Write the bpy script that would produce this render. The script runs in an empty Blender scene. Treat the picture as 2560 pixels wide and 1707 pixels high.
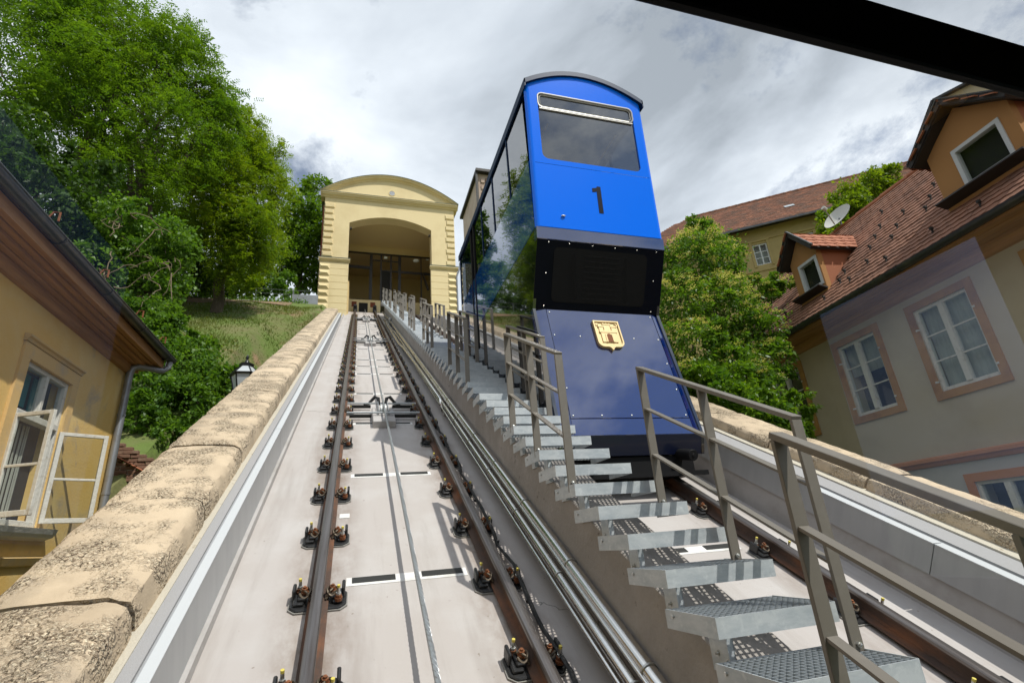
import bpy, bmesh, math, random
import numpy as np
from mathutils import Vector, Matrix
random.seed(7); RNG = np.random.default_rng(11)
scene = bpy.context.scene
COL = scene.collection
R = math.radians

# ------------------------------------------------------------------ camera
CAM = Vector((-0.44754, -0.64704, 2.16743))
cam_r = Vector((0.957, -0.279, -0.073)); cam_f = Vector((0.286, 0.889, 0.358))
yaw, pitch, roll = 0.31180548, 0.36624589, -0.0777683
f0 = Vector((math.sin(yaw)*math.cos(pitch), math.cos(yaw)*math.cos(pitch), math.sin(pitch)))
r0 = Vector((math.cos(yaw), -math.sin(yaw), 0)); u0 = r0.cross(f0)
r1 = math.cos(roll)*r0 + math.sin(roll)*u0; u1 = -math.sin(roll)*r0 + math.cos(roll)*u0
cd = bpy.data.cameras.new('camera'); cam = bpy.data.objects.new('camera', cd); COL.objects.link(cam)
cd.sensor_width = 36.0; cd.lens = 18.232; cd.clip_start = 0.02; cd.clip_end = 2000
cam.matrix_world = Matrix(((r1.x, u1.x, -f0.x, CAM.x), (r1.y, u1.y, -f0.y, CAM.y), (r1.z, u1.z, -f0.z, CAM.z), (0, 0, 0, 1)))
scene.camera = cam

# ------------------------------------------------------------------ sun, sky, exposure
SUN_DIR = Vector((-0.336, 0.454, -0.825)).normalized()
sd = bpy.data.lights.new('sun', 'SUN'); sd.energy = 3.6; sd.angle = R(0.53); sd.color = (1.0, 0.955, 0.88)
sun = bpy.data.objects.new('sun', sd); COL.objects.link(sun)
sun.rotation_euler = SUN_DIR.to_track_quat('-Z', 'Y').to_euler()
world = bpy.data.worlds.new('World'); scene.world = world; world.use_nodes = True
wn, wl = world.node_tree.nodes, world.node_tree.links
wn.clear()
w_out = wn.new('ShaderNodeOutputWorld'); w_bg = wn.new('ShaderNodeBackground'); w_bg.inputs['Strength'].default_value = 0.10
w_sky = wn.new('ShaderNodeTexSky'); w_sky.sky_type = 'NISHITA'; w_sky.sun_disc = False
w_sky.sun_elevation = R(55.6); w_sky.sun_rotation = R(143.5); w_sky.air_density = 1.0; w_sky.dust_density = 0.1; w_sky.ozone_density = 1.6
w_tc = wn.new('ShaderNodeTexCoord')
w_sep = wn.new('ShaderNodeSeparateXYZ'); wl.new(w_tc.outputs['Generated'], w_sep.inputs[0])
def wmath(op, a, b=None):
    n = wn.new('ShaderNodeMath'); n.operation = op
    for i, v in enumerate((a, b)):
        if v is None: continue
        if isinstance(v, (int, float)): n.inputs[i].default_value = v
        else: wl.new(v, n.inputs[i])
    return n.outputs[0]
w_z = wmath('ADD', wmath('MAXIMUM', w_sep.outputs[2], 0.0), 0.22)
w_cx = wmath('DIVIDE', w_sep.outputs[0], w_z); w_cy = wmath('DIVIDE', w_sep.outputs[1], w_z)
w_cmb = wn.new('ShaderNodeCombineXYZ'); wl.new(w_cx, w_cmb.inputs[0]); wl.new(w_cy, w_cmb.inputs[1]); w_cmb.inputs[2].default_value = 3.7
def wnoise(scale, detail, rough, dist, off):
    mp = wn.new('ShaderNodeMapping'); mp.inputs['Location'].default_value = off; wl.new(w_cmb.outputs[0], mp.inputs[0])
    n = wn.new('ShaderNodeTexNoise'); n.inputs['Scale'].default_value = scale; n.inputs['Detail'].default_value = detail
    n.inputs['Roughness'].default_value = rough; n.inputs['Distortion'].default_value = dist; wl.new(mp.outputs[0], n.inputs['Vector'])
    return n.outputs['Fac']
def wramp(fac, stops):
    r = wn.new('ShaderNodeValToRGB'); el = r.color_ramp.elements
    while len(el) < len(stops): el.new(0.5)
    for e, (p, c) in zip(el, stops): e.position = p; e.color = (*c, 1)
    wl.new(fac, r.inputs[0]); return r.outputs[0]
cover = wramp(wnoise(1.1, 10, 0.66, 0.25, (-4.3, 3.0, 0.0)), [(0.40, (0.2, 0.2, 0.2)), (0.50, (1, 1, 1))])
shade = wramp(wnoise(1.3, 9, 0.56, 0.25, (55.33, 37.79, -58.44)), [(0.32, (4.0, 4.4, 5.0)), (0.42, (6.2, 6.7, 7.5)), (0.52, (8.2, 8.7, 9.5)), (0.64, (10.6, 11.0, 11.6))])
w_vm = wn.new('ShaderNodeMix'); w_vm.data_type = 'RGBA'; w_vm.blend_type = 'MIX'
w_sk = wn.new('ShaderNodeMix'); w_sk.data_type = 'RGBA'; w_sk.blend_type = 'MULTIPLY'; w_sk.inputs['Factor'].default_value = 1.0
wl.new(w_sky.outputs[0], w_sk.inputs[6]); w_sk.inputs[7].default_value = (0.80, 0.84, 0.92, 1)
wl.new(cover, w_vm.inputs['Factor']); wl.new(w_sk.outputs[2], w_vm.inputs[6])
w_sc = wn.new('ShaderNodeMix'); w_sc.data_type = 'RGBA'; w_sc.blend_type = 'MULTIPLY'; w_sc.inputs['Factor'].default_value = 1.0
wl.new(shade, w_sc.inputs[6]); w_sc.inputs[7].default_value = (1, 1, 1, 1)
wl.new(w_sc.outputs[2], w_vm.inputs[7]); wl.new(w_vm.outputs[2], w_bg.inputs['Color']); wl.new(w_bg.outputs[0], w_out.inputs[0])
scene.view_settings.view_transform = 'Standard'; scene.view_settings.look = 'None'
scene.view_settings.exposure = 0.22; scene.view_settings.gamma = 1.0; scene.view_settings.use_curve_mapping = False
scene.render.engine = 'CYCLES'
scene.cycles.max_bounces = 8; scene.cycles.transparent_max_bounces = 12

# ------------------------------------------------------------------ helpers
TH = 0.48767221; CT, ST = math.cos(TH), math.sin(TH)
EX, SLV, NNV = Vector((1, 0, 0)), Vector((0, CT, ST)), Vector((0, -ST, CT))
def SL(x, s, n): return EX*x + SLV*s + NNV*n                 # slope coordinates: across, along the track, off the deck
def SLM(x, s, n):
    p = SL(x, s, n)
    return Matrix(((1, 0, 0, p.x), (0, CT, -ST, p.y), (0, ST, CT, p.z), (0, 0, 0, 1)))
def deck_z(y): return y*math.tan(TH)

class MB:
    def __init__(s): s.v, s.f, s.m = [], [], []
    def add(s, vs, fs, mi=0):
        o = len(s.v); s.v += [tuple(p) for p in vs]; s.f += [tuple(i+o for i in q) for q in fs]; s.m += [mi]*len(fs); return s
    def box(s, x0, x1, y0, y1, z0, z1, mi=0):
        return s.add([(x0,y0,z0),(x1,y0,z0),(x1,y1,z0),(x0,y1,z0),(x0,y0,z1),(x1,y0,z1),(x1,y1,z1),(x0,y1,z1)],
                     [(0,3,2,1),(4,5,6,7),(0,1,5,4),(1,2,6,5),(2,3,7,6),(3,0,4,7)], mi)
    def bar(s, p, q, w, h, up=(0,0,1), mi=0):                # box from p to q: w across, h along up
        p, q = Vector(p), Vector(q); d = (q-p).normalized(); a = d.cross(Vector(up)).normalized(); b = a.cross(d).normalized()
        a, b = a*w/2, b*h/2
        return s.add([p-a-b, p+a-b, p+a+b, p-a+b, q-a-b, q+a-b, q+a+b, q-a+b],
                     [(0,1,2,3),(7,6,5,4),(0,4,5,1),(1,5,6,2),(2,6,7,3),(3,7,4,0)], mi)
    def tube(s, pts, rad, seg=8, mi=0, cap=True):
        pts = [Vector(p) for p in pts]; n = len(pts)
        if not hasattr(rad, '__len__'): rad = [rad]*n
        o = len(s.v); prev = None
        for i, p in enumerate(pts):
            t = (pts[min(i+1, n-1)] - pts[max(i-1, 0)]).normalized()
            if prev is None:
                a = t.orthogonal().normalized()
            else:
                a = (prev - t*prev.dot(t)); a = a.normalized() if a.length > 1e-6 else t.orthogonal().normalized()
            prev = a; b = t.cross(a)
            for k in range(seg):
                an = 2*math.pi*k/seg; s.v.append(tuple(p + (a*math.cos(an)+b*math.sin(an))*rad[i]))
        for i in range(n-1):
            for k in range(seg):
                k2 = (k+1) % seg; s.f.append((o+i*seg+k, o+i*seg+k2, o+(i+1)*seg+k2, o+(i+1)*seg+k)); s.m.append(mi)
        if cap:
            s.f.append(tuple(o+k for k in reversed(range(seg)))); s.f.append(tuple(o+(n-1)*seg+k for k in range(seg))); s.m += [mi, mi]
        return s
    def cyl(s, p, q, r, seg=12, mi=0): return s.tube([p, q], r, seg, mi)
    def prism(s, poly, fn, a, b, mi=0, caps=True):           # poly of (u,v); fn(u,v,w) -> point; extruded w from a to b
        n = len(poly); vs = [fn(u, v, a) for u, v in poly] + [fn(u, v, b) for u, v in poly]
        fs = [(i, (i+1) % n, n+(i+1) % n, n+i) for i in range(n)]
        if caps: fs += [tuple(reversed(range(n))), tuple(range(n, 2*n))]
        return s.add(vs, fs, mi)
    def ball(s, c, r, seg=10, rings=6, mi=0, sc=(1,1,1)):
        c = Vector(c); o = len(s.v)
        for i in range(1, rings):
            ph = math.pi*i/rings
            for k in range(seg):
                an = 2*math.pi*k/seg; s.v.append((c.x+r*sc[0]*math.sin(ph)*math.cos(an), c.y+r*sc[1]*math.sin(ph)*math.sin(an), c.z+r*sc[2]*math.cos(ph)))
        s.v.append((c.x, c.y, c.z+r*sc[2])); s.v.append((c.x, c.y, c.z-r*sc[2])); t, bt = len(s.v)-2, len(s.v)-1
        for k in range(seg):
            k2 = (k+1) % seg
            s.f.append((t, o+k, o+k2)); s.m.append(mi)
            for i in range(rings-2):
                s.f.append((o+i*seg+k, o+(i+1)*seg+k, o+(i+1)*seg+k2, o+i*seg+k2)); s.m.append(mi)
            s.f.append((bt, o+(rings-2)*seg+k2, o+(rings-2)*seg+k)); s.m.append(mi)
        return s
    def mesh(s, name, mats, smooth=False, bevel=0.0, bseg=1):
        me = bpy.data.meshes.new(name); me.from_pydata(s.v, [], s.f)
        if not isinstance(mats, (list, tuple)): mats = [mats]
        for m in mats: me.materials.append(m)
        if len(mats) > 1: me.polygons.foreach_set('material_index', s.m)
        bm = bmesh.new(); bm.from_mesh(me)
        bmesh.ops.recalc_face_normals(bm, faces=bm.faces)
        if bevel:
            ed = [e for e in bm.edges if len(e.link_faces) == 2 and e.calc_face_angle(0) > 0.5]
            bmesh.ops.bevel(bm, geom=ed, offset=bevel, segments=bseg, affect='EDGES', profile=0.5, clamp_overlap=True)
        if smooth:
            for f in bm.faces: f.smooth = True
            for e in bm.edges:
                if len(e.link_faces) == 2 and e.calc_face_angle(0) > 0.7: e.smooth = False
        bm.to_mesh(me); bm.free()
        return me
    def build(s, name, mats, parent=None, smooth=False, bevel=0.0, bseg=1, M=None):
        return link(name, s.mesh(name, mats, smooth, bevel, bseg), parent, M)
def link(name, me, parent=None, M=None):
    o = bpy.data.objects.new(name, me); COL.objects.link(o)
    if parent is not None: o.parent = parent
    if M is not None: o.matrix_local = M
    return o
def tag(o, label, cat, group=None):
    o['label'] = label; o['category'] = cat
    if group: o['group'] = group
    return o
def thing(name, label, cat, M=None, group=None):
    o = bpy.data.objects.new(name, None); COL.objects.link(o); o.empty_display_size = 0.1
    if M is not None: o.matrix_world = M
    return tag(o, label, cat, group)
def T(x, y, z): return Matrix.Translation((x, y, z))
def structure(o): o['kind'] = 'structure'; return o
def stuff(o): o['kind'] = 'stuff'; return o
def copy_tree(o, parent=None):
    c = o.copy(); COL.objects.link(c); c.parent = parent
    for ch in o.children: copy_tree(ch, c)
    return c
def ordinal(n): return '%d%s' % (n, 'th' if 10 <= n % 100 <= 20 else {1: 'st', 2: 'nd', 3: 'rd'}.get(n % 10, 'th'))

# ------------------------------------------------------------------ materials
def pmat(name, col, rough=0.6, metal=0.0, var=None, var2=None, bump=None, coat=0.0, spec=0.5, rnd=False, aniso=None, emit=None, dist=0.0):
    """var/var2 = (colour, scale, low, high[, stretch xyz]); bump = (scale, strength[, distance])"""
    m = bpy.data.materials.new(name); m.use_nodes = True; nt = m.node_tree; N, L = nt.nodes, nt.links
    b = N['Principled BSDF']; b.inputs['Base Color'].default_value = (*col, 1); b.inputs['Roughness'].default_value = rough
    b.inputs['Metallic'].default_value = metal; b.inputs['Specular IOR Level'].default_value = spec
    b.inputs['Coat Weight'].default_value = coat; b.inputs['Coat Roughness'].default_value = 0.02
    if var or bump or var2:
        tc = N.new('ShaderNodeTexCoord'); vec = tc.outputs['Object']
        if rnd:
            oi = N.new('ShaderNodeObjectInfo'); mu = N.new('ShaderNodeVectorMath'); mu.operation = 'SCALE'; mu.inputs[0].default_value = (37.1, 51.3, 23.7)
            L.new(oi.outputs['Random'], mu.inputs['Scale']); ad = N.new('ShaderNodeVectorMath'); L.new(vec, ad.inputs[0]); L.new(mu.outputs[0], ad.inputs[1]); vec = ad.outputs[0]
        cur = None
        for vv in (var, var2):
            if not vv: continue
            c2, sc, lo, hi = vv[:4]; v = vec
            if len(vv) > 4:
                mp = N.new('ShaderNodeMapping'); mp.inputs['Scale'].default_value = vv[4]; L.new(v, mp.inputs[0]); v = mp.outputs[0]
            nz = N.new('ShaderNodeTexNoise'); nz.inputs['Scale'].default_value = sc; nz.inputs['Detail'].default_value = 7; nz.inputs['Roughness'].default_value = 0.62; nz.inputs['Distortion'].default_value = dist
            L.new(v, nz.inputs['Vector'])
            mr = N.new('ShaderNodeMapRange'); mr.inputs[1].default_value = lo; mr.inputs[2].default_value = hi; L.new(nz.outputs['Fac'], mr.inputs[0])
            mx = N.new('ShaderNodeMix'); mx.data_type = 'RGBA'; L.new(mr.outputs[0], mx.inputs['Factor'])
            if cur is None: mx.inputs[6].default_value = (*col, 1)
            else: L.new(cur, mx.inputs[6])
            mx.inputs[7].default_value = (*c2, 1); cur = mx.outputs[2]
        if cur is not None: L.new(cur, b.inputs['Base Color'])
        if bump:
            nz = N.new('ShaderNodeTexNoise'); nz.inputs['Scale'].default_value = bump[0]; nz.inputs['Detail'].default_value = 6; L.new(vec, nz.inputs['Vector'])
            bp = N.new('ShaderNodeBump'); bp.inputs['Strength'].default_value = bump[1]; bp.inputs['Distance'].default_value = bump[2] if len(bump) > 2 else 0.02
            L.new(nz.outputs['Fac'], bp.inputs['Height']); L.new(bp.outputs[0], b.inputs['Normal'])
    return m
def leaf_mat(name, c1, c2, trans=0.45, rough=0.5):
    m = bpy.data.materials.new(name); m.use_nodes = True; nt = m.node_tree; N, L = nt.nodes, nt.links
    b = N['Principled BSDF']; b.inputs['Roughness'].default_value = rough; b.inputs['Specular IOR Level'].default_value = 0.35
    at = N.new('ShaderNodeAttribute'); at.attribute_name = 'tint'
    mx = N.new('ShaderNodeMix'); mx.data_type = 'RGBA'; L.new(at.outputs['Fac'], mx.inputs['Factor'])
    mx.inputs[6].default_value = (*c1, 1); mx.inputs[7].default_value = (*c2, 1); L.new(mx.outputs[2], b.inputs['Base Color'])
    tr = N.new('ShaderNodeBsdfTranslucent'); br = N.new('ShaderNodeMix'); br.data_type = 'RGBA'; br.blend_type = 'MULTIPLY'; br.inputs['Factor'].default_value = 1
    L.new(mx.outputs[2], br.inputs[6]); br.inputs[7].default_value = (1.5, 1.5, 0.6, 1); L.new(br.outputs[2], tr.inputs['Color'])
    sh = N.new('ShaderNodeMixShader'); sh.inputs[0].default_value = trans; L.new(b.outputs[0], sh.inputs[1]); L.new(tr.outputs[0], sh.inputs[2])
    L.new(sh.outputs[0], N['Material Output'].inputs['Surface'])
    return m
def glass_mat(name, tint, refl_rough=0.0, trans=0.6, ior=1.5):
    """window glass: fresnel mix of a mirror reflection and a tinted see-through layer"""
    m = bpy.data.materials.new(name); m.use_nodes = True; nt = m.node_tree; N, L = nt.nodes, nt.links
    N.remove(N['Principled BSDF'])
    t = N.new('ShaderNodeBsdfTransparent'); t.inputs[0].default_value = (*tint, 1)
    g = N.new('ShaderNodeBsdfGlossy'); g.inputs['Roughness'].default_value = refl_rough; g.inputs['Color'].default_value = (1, 1, 1, 1)
    fr = N.new('ShaderNodeFresnel'); ge = N.new('ShaderNodeNewGeometry'); mr = N.new('ShaderNodeMapRange')   # a thin pane reflects alike from both sides
    mr.inputs[3].default_value = ior; mr.inputs[4].default_value = 1.0/ior; L.new(ge.outputs['Backfacing'], mr.inputs[0]); L.new(mr.outputs[0], fr.inputs[0])
    mx = N.new('ShaderNodeMixShader'); L.new(fr.outputs[0], mx.inputs[0]); L.new(t.outputs[0], mx.inputs[1]); L.new(g.outputs[0], mx.inputs[2])
    L.new(mx.outputs[0], N['Material Output'].inputs['Surface'])
    return m
M_ = {}
def mk(k, *a, **kw): M_[k] = pmat(k, *a, **kw); return M_[k]
mk('deck', (0.43, 0.395, 0.375), 0.75, var=((0.47, 0.445, 0.43), 1.6, 0.45, 0.70), var2=((0.29, 0.255, 0.23), 1.1, 0.52, 0.78, (2.6, 0.22, 1)), bump=(45, 0.06))
def rail_dirt(m):
    nt = m.node_tree; N, L = nt.nodes, nt.links; b = N['Principled BSDF']; base = b.inputs['Base Color'].links[0].from_socket
    tc = N.new('ShaderNodeTexCoord'); sx = N.new('ShaderNodeSeparateXYZ'); L.new(tc.outputs['Object'], sx.inputs[0])
    def mt(op, a, c=None):
        k = N.new('ShaderNodeMath'); k.operation = op
        for i, v in enumerate((a, c)):
            if v is None: continue
            if isinstance(v, float): k.inputs[i].default_value = v
            else: L.new(v, k.inputs[i])
        return k.outputs[0]
    d = mt('MINIMUM', mt('ABSOLUTE', mt('SUBTRACT', mt('ABSOLUTE', sx.outputs[0]), 0.635)), mt('ABSOLUTE', mt('SUBTRACT', mt('ABSOLUTE', mt('SUBTRACT', sx.outputs[0], 2.55)), 0.635)))
    mr = N.new('ShaderNodeMapRange'); mr.inputs[1].default_value = 0.06; mr.inputs[2].default_value = 0.34; mr.inputs[3].default_value = 1.0; mr.inputs[4].default_value = 0.0; L.new(d, mr.inputs[0])
    mp = N.new('ShaderNodeMapping'); mp.inputs['Scale'].default_value = (1.0, 0.45, 1.0); L.new(tc.outputs['Object'], mp.inputs[0])
    nz = N.new('ShaderNodeTexNoise'); nz.inputs['Scale'].default_value = 4.0; nz.inputs['Detail'].default_value = 8; nz.inputs['Roughness'].default_value = 0.7; L.new(mp.outputs[0], nz.inputs['Vector'])
    m2 = N.new('ShaderNodeMapRange'); m2.inputs[1].default_value = 0.36; m2.inputs[2].default_value = 0.62; L.new(nz.outputs['Fac'], m2.inputs[0])
    mx = N.new('ShaderNodeMix'); mx.data_type = 'RGBA'; L.new(mt('MULTIPLY', mt('MULTIPLY', mr.outputs[0], m2.outputs[0]), 0.85), mx.inputs['Factor']); L.new(base, mx.inputs[6]); mx.inputs[7].default_value = (0.20, 0.145, 0.11, 1)
    sp = N.new('ShaderNodeTexNoise'); sp.inputs['Scale'].default_value = 26; sp.inputs['Detail'].default_value = 3; L.new(tc.outputs['Object'], sp.inputs['Vector'])
    m3 = N.new('ShaderNodeMapRange'); m3.inputs[1].default_value = 0.70; m3.inputs[2].default_value = 0.76; L.new(sp.outputs['Fac'], m3.inputs[0])
    m4 = N.new('ShaderNodeMix'); m4.data_type = 'RGBA'; L.new(m3.outputs[0], m4.inputs['Factor']); L.new(mx.outputs[2], m4.inputs[6]); m4.inputs[7].default_value = (0.22, 0.18, 0.15, 1)
    L.new(m4.outputs[2], b.inputs['Base Color'])
rail_dirt(M_['deck'])
mk('patch', (0.70, 0.69, 0.67), 0.8, var=((0.52, 0.50, 0.46), 5, 0.5, 0.8))
mk('slot', (0.018, 0.018, 0.016), 0.6)
mk('rail_head', (0.20, 0.185, 0.18), 0.36, 0.85, var=((0.12, 0.10, 0.09), 14, 0.4, 0.7, (3, 0.1, 1)), bump=(60, 0.05))
mk('rail_web', (0.085, 0.052, 0.038), 0.8, 0.1, var=((0.21, 0.085, 0.038), 7, 0.48, 0.7, (1, 0.25, 1)), var2=((0.05, 0.035, 0.03), 3, 0.5, 0.7), bump=(50, 0.2))
mk('black_iron', (0.022, 0.022, 0.023), 0.42, 0.2, var=((0.05, 0.048, 0.045), 12, 0.55, 0.8), bump=(40, 0.15), rnd=True)
mk('pad_grey', (0.26, 0.25, 0.23), 0.8)
mk('rust', (0.24, 0.085, 0.03), 0.8, 0.2, var=((0.12, 0.05, 0.025), 30, 0.45, 0.7), rnd=True)
mk('spring', (0.11, 0.085, 0.06), 0.55, 0.5)
mk('zinc', (0.52, 0.52, 0.50), 0.4, 0.9)
mk('yellow_cap', (0.60, 0.50, 0.10), 0.7)
mk('galv', (0.52, 0.55, 0.57), 0.5, 0.25, var=((0.40, 0.44, 0.47), 7, 0.4, 0.65, (1, 1, 3)), var2=((0.60, 0.63, 0.64), 24, 0.55, 0.75), rnd=True, bump=(60, 0.04))
mk('galv_bar', (0.46, 0.50, 0.53), 0.42, 0.65)
mk('rail_paint', (0.165, 0.148, 0.125), 0.42, 0.1, var=((0.19, 0.172, 0.148), 9, 0.5, 0.7), spec=0.4)
mk('concrete', (0.29, 0.265, 0.245), 0.85, var=((0.37, 0.34, 0.32), 2.2, 0.42, 0.7), var2=((0.10, 0.08, 0.07), 14, 0.64, 0.74), bump=(22, 0.35))
mk('curb', (0.42, 0.40, 0.39), 0.85, var=((0.32, 0.30, 0.28), 3, 0.45, 0.75), bump=(40, 0.2))
mk('sheet_metal', (0.42, 0.43, 0.44), 0.42, 0.3, var=((0.37, 0.38, 0.395), 1.5, 0.4, 0.7, (1, 6, 1)))
mk('sheet_light', (0.55, 0.57, 0.59), 0.45, 0.1)
mk('grey_felt', (0.33, 0.325, 0.33), 0.9, bump=(120, 0.3))
mk('mortar', (0.50, 0.46, 0.38), 0.9, var=((0.30, 0.25, 0.18), 18, 0.6, 0.72), bump=(60, 0.4))
def coping_mat():
    m = mk('coping', (0.57, 0.455, 0.32), 0.92, rnd=True, var=((0.42, 0.33, 0.23), 1.3, 0.42, 0.62)); nt = m.node_tree; N, L = nt.nodes, nt.links; b = N['Principled BSDF']
    vec = [n for n in N if n.type == 'VECT_MATH' and n.operation == 'ADD'][0].outputs[0]; base = b.inputs['Base Color'].links[0].from_socket
    def nz(sc, det, lo, hi, rough=0.6):
        n = N.new('ShaderNodeTexNoise'); n.inputs['Scale'].default_value = sc; n.inputs['Detail'].default_value = det; n.inputs['Roughness'].default_value = rough; L.new(vec, n.inputs['Vector'])
        r = N.new('ShaderNodeMapRange'); r.inputs[1].default_value = lo; r.inputs[2].default_value = hi; L.new(n.outputs['Fac'], r.inputs[0]); return r.outputs[0]
    def mul(a, c):
        k = N.new('ShaderNodeMath'); k.operation = 'MULTIPLY'; L.new(a, k.inputs[0])
        if isinstance(c, float): k.inputs[1].default_value = c
        else: L.new(c, k.inputs[1])
        return k.outputs[0]
    patch = nz(3.4, 5, 0.44, 0.60); pits = mul(nz(55, 3, 0.50, 0.60), patch); lumps = mul(nz(38, 2, 0.40, 0.60, 0.5), patch)
    prev = base
    for fac, col in ((mul(nz(70, 2, 0.52, 0.60), patch), (0.70, 0.60, 0.44)), (pits, (0.16, 0.11, 0.07)), (mul(nz(1.1, 6, 0.56, 0.70), 0.7), (0.24, 0.20, 0.155))):
        mx = N.new('ShaderNodeMix'); mx.data_type = 'RGBA'; L.new(fac, mx.inputs['Factor']); L.new(prev, mx.inputs[6]); mx.inputs[7].default_value = (*col, 1); prev = mx.outputs[2]
    L.new(prev, b.inputs['Base Color'])
    bp = N.new('ShaderNodeBump'); bp.inputs['Strength'].default_value = 0.9; bp.inputs['Distance'].default_value = 0.03; L.new(lumps, bp.inputs['Height'])
    b2 = N.new('ShaderNodeBump'); b2.inputs['Strength'].default_value = 0.25; b2.inputs['Distance'].default_value = 0.02; L.new(nz(25, 5, 0, 1), b2.inputs['Height']); L.new(bp.outputs[0], b2.inputs['Normal']); L.new(b2.outputs[0], b.inputs['Normal'])
coping_mat()
mk('steel_pipe', (0.74, 0.73, 0.71), 0.2, 1.0, var=((0.66, 0.64, 0.60), 3, 0.4, 0.7))
mk('cable_steel', (0.42, 0.44, 0.45), 0.4, 0.8)
mk('black_cable', (0.012, 0.012, 0.013), 0.5)
mk('blue', (0.0, 0.165, 0.95), 0.20, 0.0, coat=0.12, spec=0.2)
mk('navy', (0.001, 0.016, 0.115), 0.05, 0.0, coat=1.0, spec=1.0)
mk('roof_blue', (0.002, 0.022, 0.075), 0.45, 0.0, spec=0.12)
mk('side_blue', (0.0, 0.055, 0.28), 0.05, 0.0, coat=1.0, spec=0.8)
mk('black_gloss', (0.004, 0.005, 0.009), 0.06, 0.0, coat=1.0, spec=0.8)
mk('navy_dark', (0.003, 0.006, 0.025), 0.3, coat=0.3)
mk('recess', (0.003, 0.004, 0.010), 0.35, spec=0.10)
mk('black_rubber', (0.008, 0.008, 0.009), 0.6, spec=0.15)
mk('grey_frame', (0.40, 0.39, 0.37), 0.4, 0.2)
mk('gold', (0.60, 0.45, 0.21), 0.5, 0.15)
mk('number_black', (0.003, 0.006, 0.02), 0.5, spec=0.1)
mk('pole_yellow', (0.75, 0.42, 0.06), 0.35)
mk('inside_grey', (0.02, 0.02, 0.022), 0.6)
mk('inside_light', (0.20, 0.21, 0.22), 0.6)
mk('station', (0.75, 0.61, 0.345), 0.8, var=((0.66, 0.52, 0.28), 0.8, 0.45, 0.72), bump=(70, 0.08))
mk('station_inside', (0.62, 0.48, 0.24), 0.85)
mk('copper_edge', (0.10, 0.13, 0.11), 0.6)
mk('dark_frame', (0.022, 0.017, 0.014), 0.5)
mk('white_glow', (0.7, 0.75, 0.7), 0.5)
mk('ochre', (0.70, 0.45, 0.13), 0.9, var=((0.72, 0.54, 0.24), 0.9, 0.42, 0.68), var2=((0.40, 0.32, 0.23), 1.7, 0.56, 0.72), bump=(30, 0.25), dist=0.5)
mk('ochre_trim', (0.64, 0.43, 0.17), 0.9, var=((0.48, 0.37, 0.23), 3.0, 0.5, 0.75), bump=(30, 0.2))
mk('old_white', (0.60, 0.58, 0.52), 0.7, var=((0.40, 0.35, 0.27), 9, 0.55, 0.75), bump=(30, 0.3))
mk('wood_soffit', (0.42, 0.215, 0.085), 0.7, var=((0.26, 0.125, 0.05), 3.0, 0.4, 0.7, (6, 0.35, 6)), var2=((0.40, 0.22, 0.09), 5, 0.58, 0.75, (4, 0.4, 4)), bump=(20, 0.2), rnd=True)
mk('gutter', (0.085, 0.088, 0.092), 0.36, 0.7, var=((0.15, 0.14, 0.12), 4, 0.5, 0.75))
mk('downpipe', (0.30, 0.31, 0.33), 0.42, 0.5, var=((0.22, 0.21, 0.20), 5, 0.5, 0.7))
mk('tile', (0.27, 0.125, 0.075), 0.85, var=((0.17, 0.08, 0.05), 2.2, 0.42, 0.62), var2=((0.37, 0.18, 0.11), 6, 0.55, 0.72), bump=(30, 0.2))
mk('tile_new', (0.40, 0.15, 0.075), 0.8, var=((0.30, 0.10, 0.05), 3, 0.4, 0.7), rnd=True)
mk('tile_old', (0.20, 0.075, 0.038), 0.9, var=((0.10, 0.05, 0.03), 1.6, 0.40, 0.62), var2=((0.33, 0.13, 0.06), 2.6, 0.56, 0.68))
mk('cream', (0.47, 0.40, 0.285), 0.9, var=((0.40, 0.335, 0.235), 0.9, 0.45, 0.75), bump=(60, 0.08))
mk('cream_low', (0.46, 0.43, 0.40), 0.9, var=((0.39, 0.355, 0.33), 1.2, 0.45, 0.75), bump=(60, 0.08))
mk('trim_brown', (0.40, 0.21, 0.055), 0.85, var=((0.27, 0.13, 0.04), 2, 0.45, 0.7))
mk('trim_orange', (0.46, 0.19, 0.065), 0.85)
mk('dormer_ochre', (0.40, 0.20, 0.07), 0.9, bump=(80, 0.15))
mk('dormer_red', (0.34, 0.12, 0.055), 0.85)
mk('dark_wood', (0.022, 0.018, 0.016), 0.6)
mk('white_frame', (0.55, 0.56, 0.56), 0.5)
mk('curtain', (0.42, 0.43, 0.38), 0.9, var=((0.33, 0.34, 0.30), 4, 0.4, 0.7, (1, 6, 1)))
mk('curtain_teal', (0.02, 0.16, 0.17), 0.9)
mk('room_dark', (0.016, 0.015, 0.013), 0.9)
mk('back_yellow', (0.38, 0.29, 0.12), 0.9, var=((0.32, 0.24, 0.10), 0.7, 0.45, 0.7))
mk('back_beige', (0.45, 0.38, 0.26), 0.9)
mk('tower_stone', (0.46, 0.36, 0.29), 0.9, var=((0.38, 0.27, 0.21), 0.8, 0.45, 0.7))
mk('brick_old', (0.21, 0.115, 0.075), 0.9, var=((0.28, 0.20, 0.14), 6, 0.5, 0.72), rnd=True, bump=(40, 0.3))
mk('dish', (0.52, 0.51, 0.47), 0.5)
mk('bark', (0.075, 0.055, 0.038), 0.9, var=((0.14, 0.11, 0.08), 5, 0.5, 0.7, (1, 1, 0.3)), bump=(12, 0.6))
mk('vine', (0.20, 0.15, 0.10), 0.9)
mk('ground', (0.15, 0.15, 0.055), 0.95, var=((0.11, 0.16, 0.03), 0.55, 0.40, 0.55), var2=((0.26, 0.165, 0.095), 0.8, 0.56, 0.68), bump=(5, 0.6, 0.1))
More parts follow.
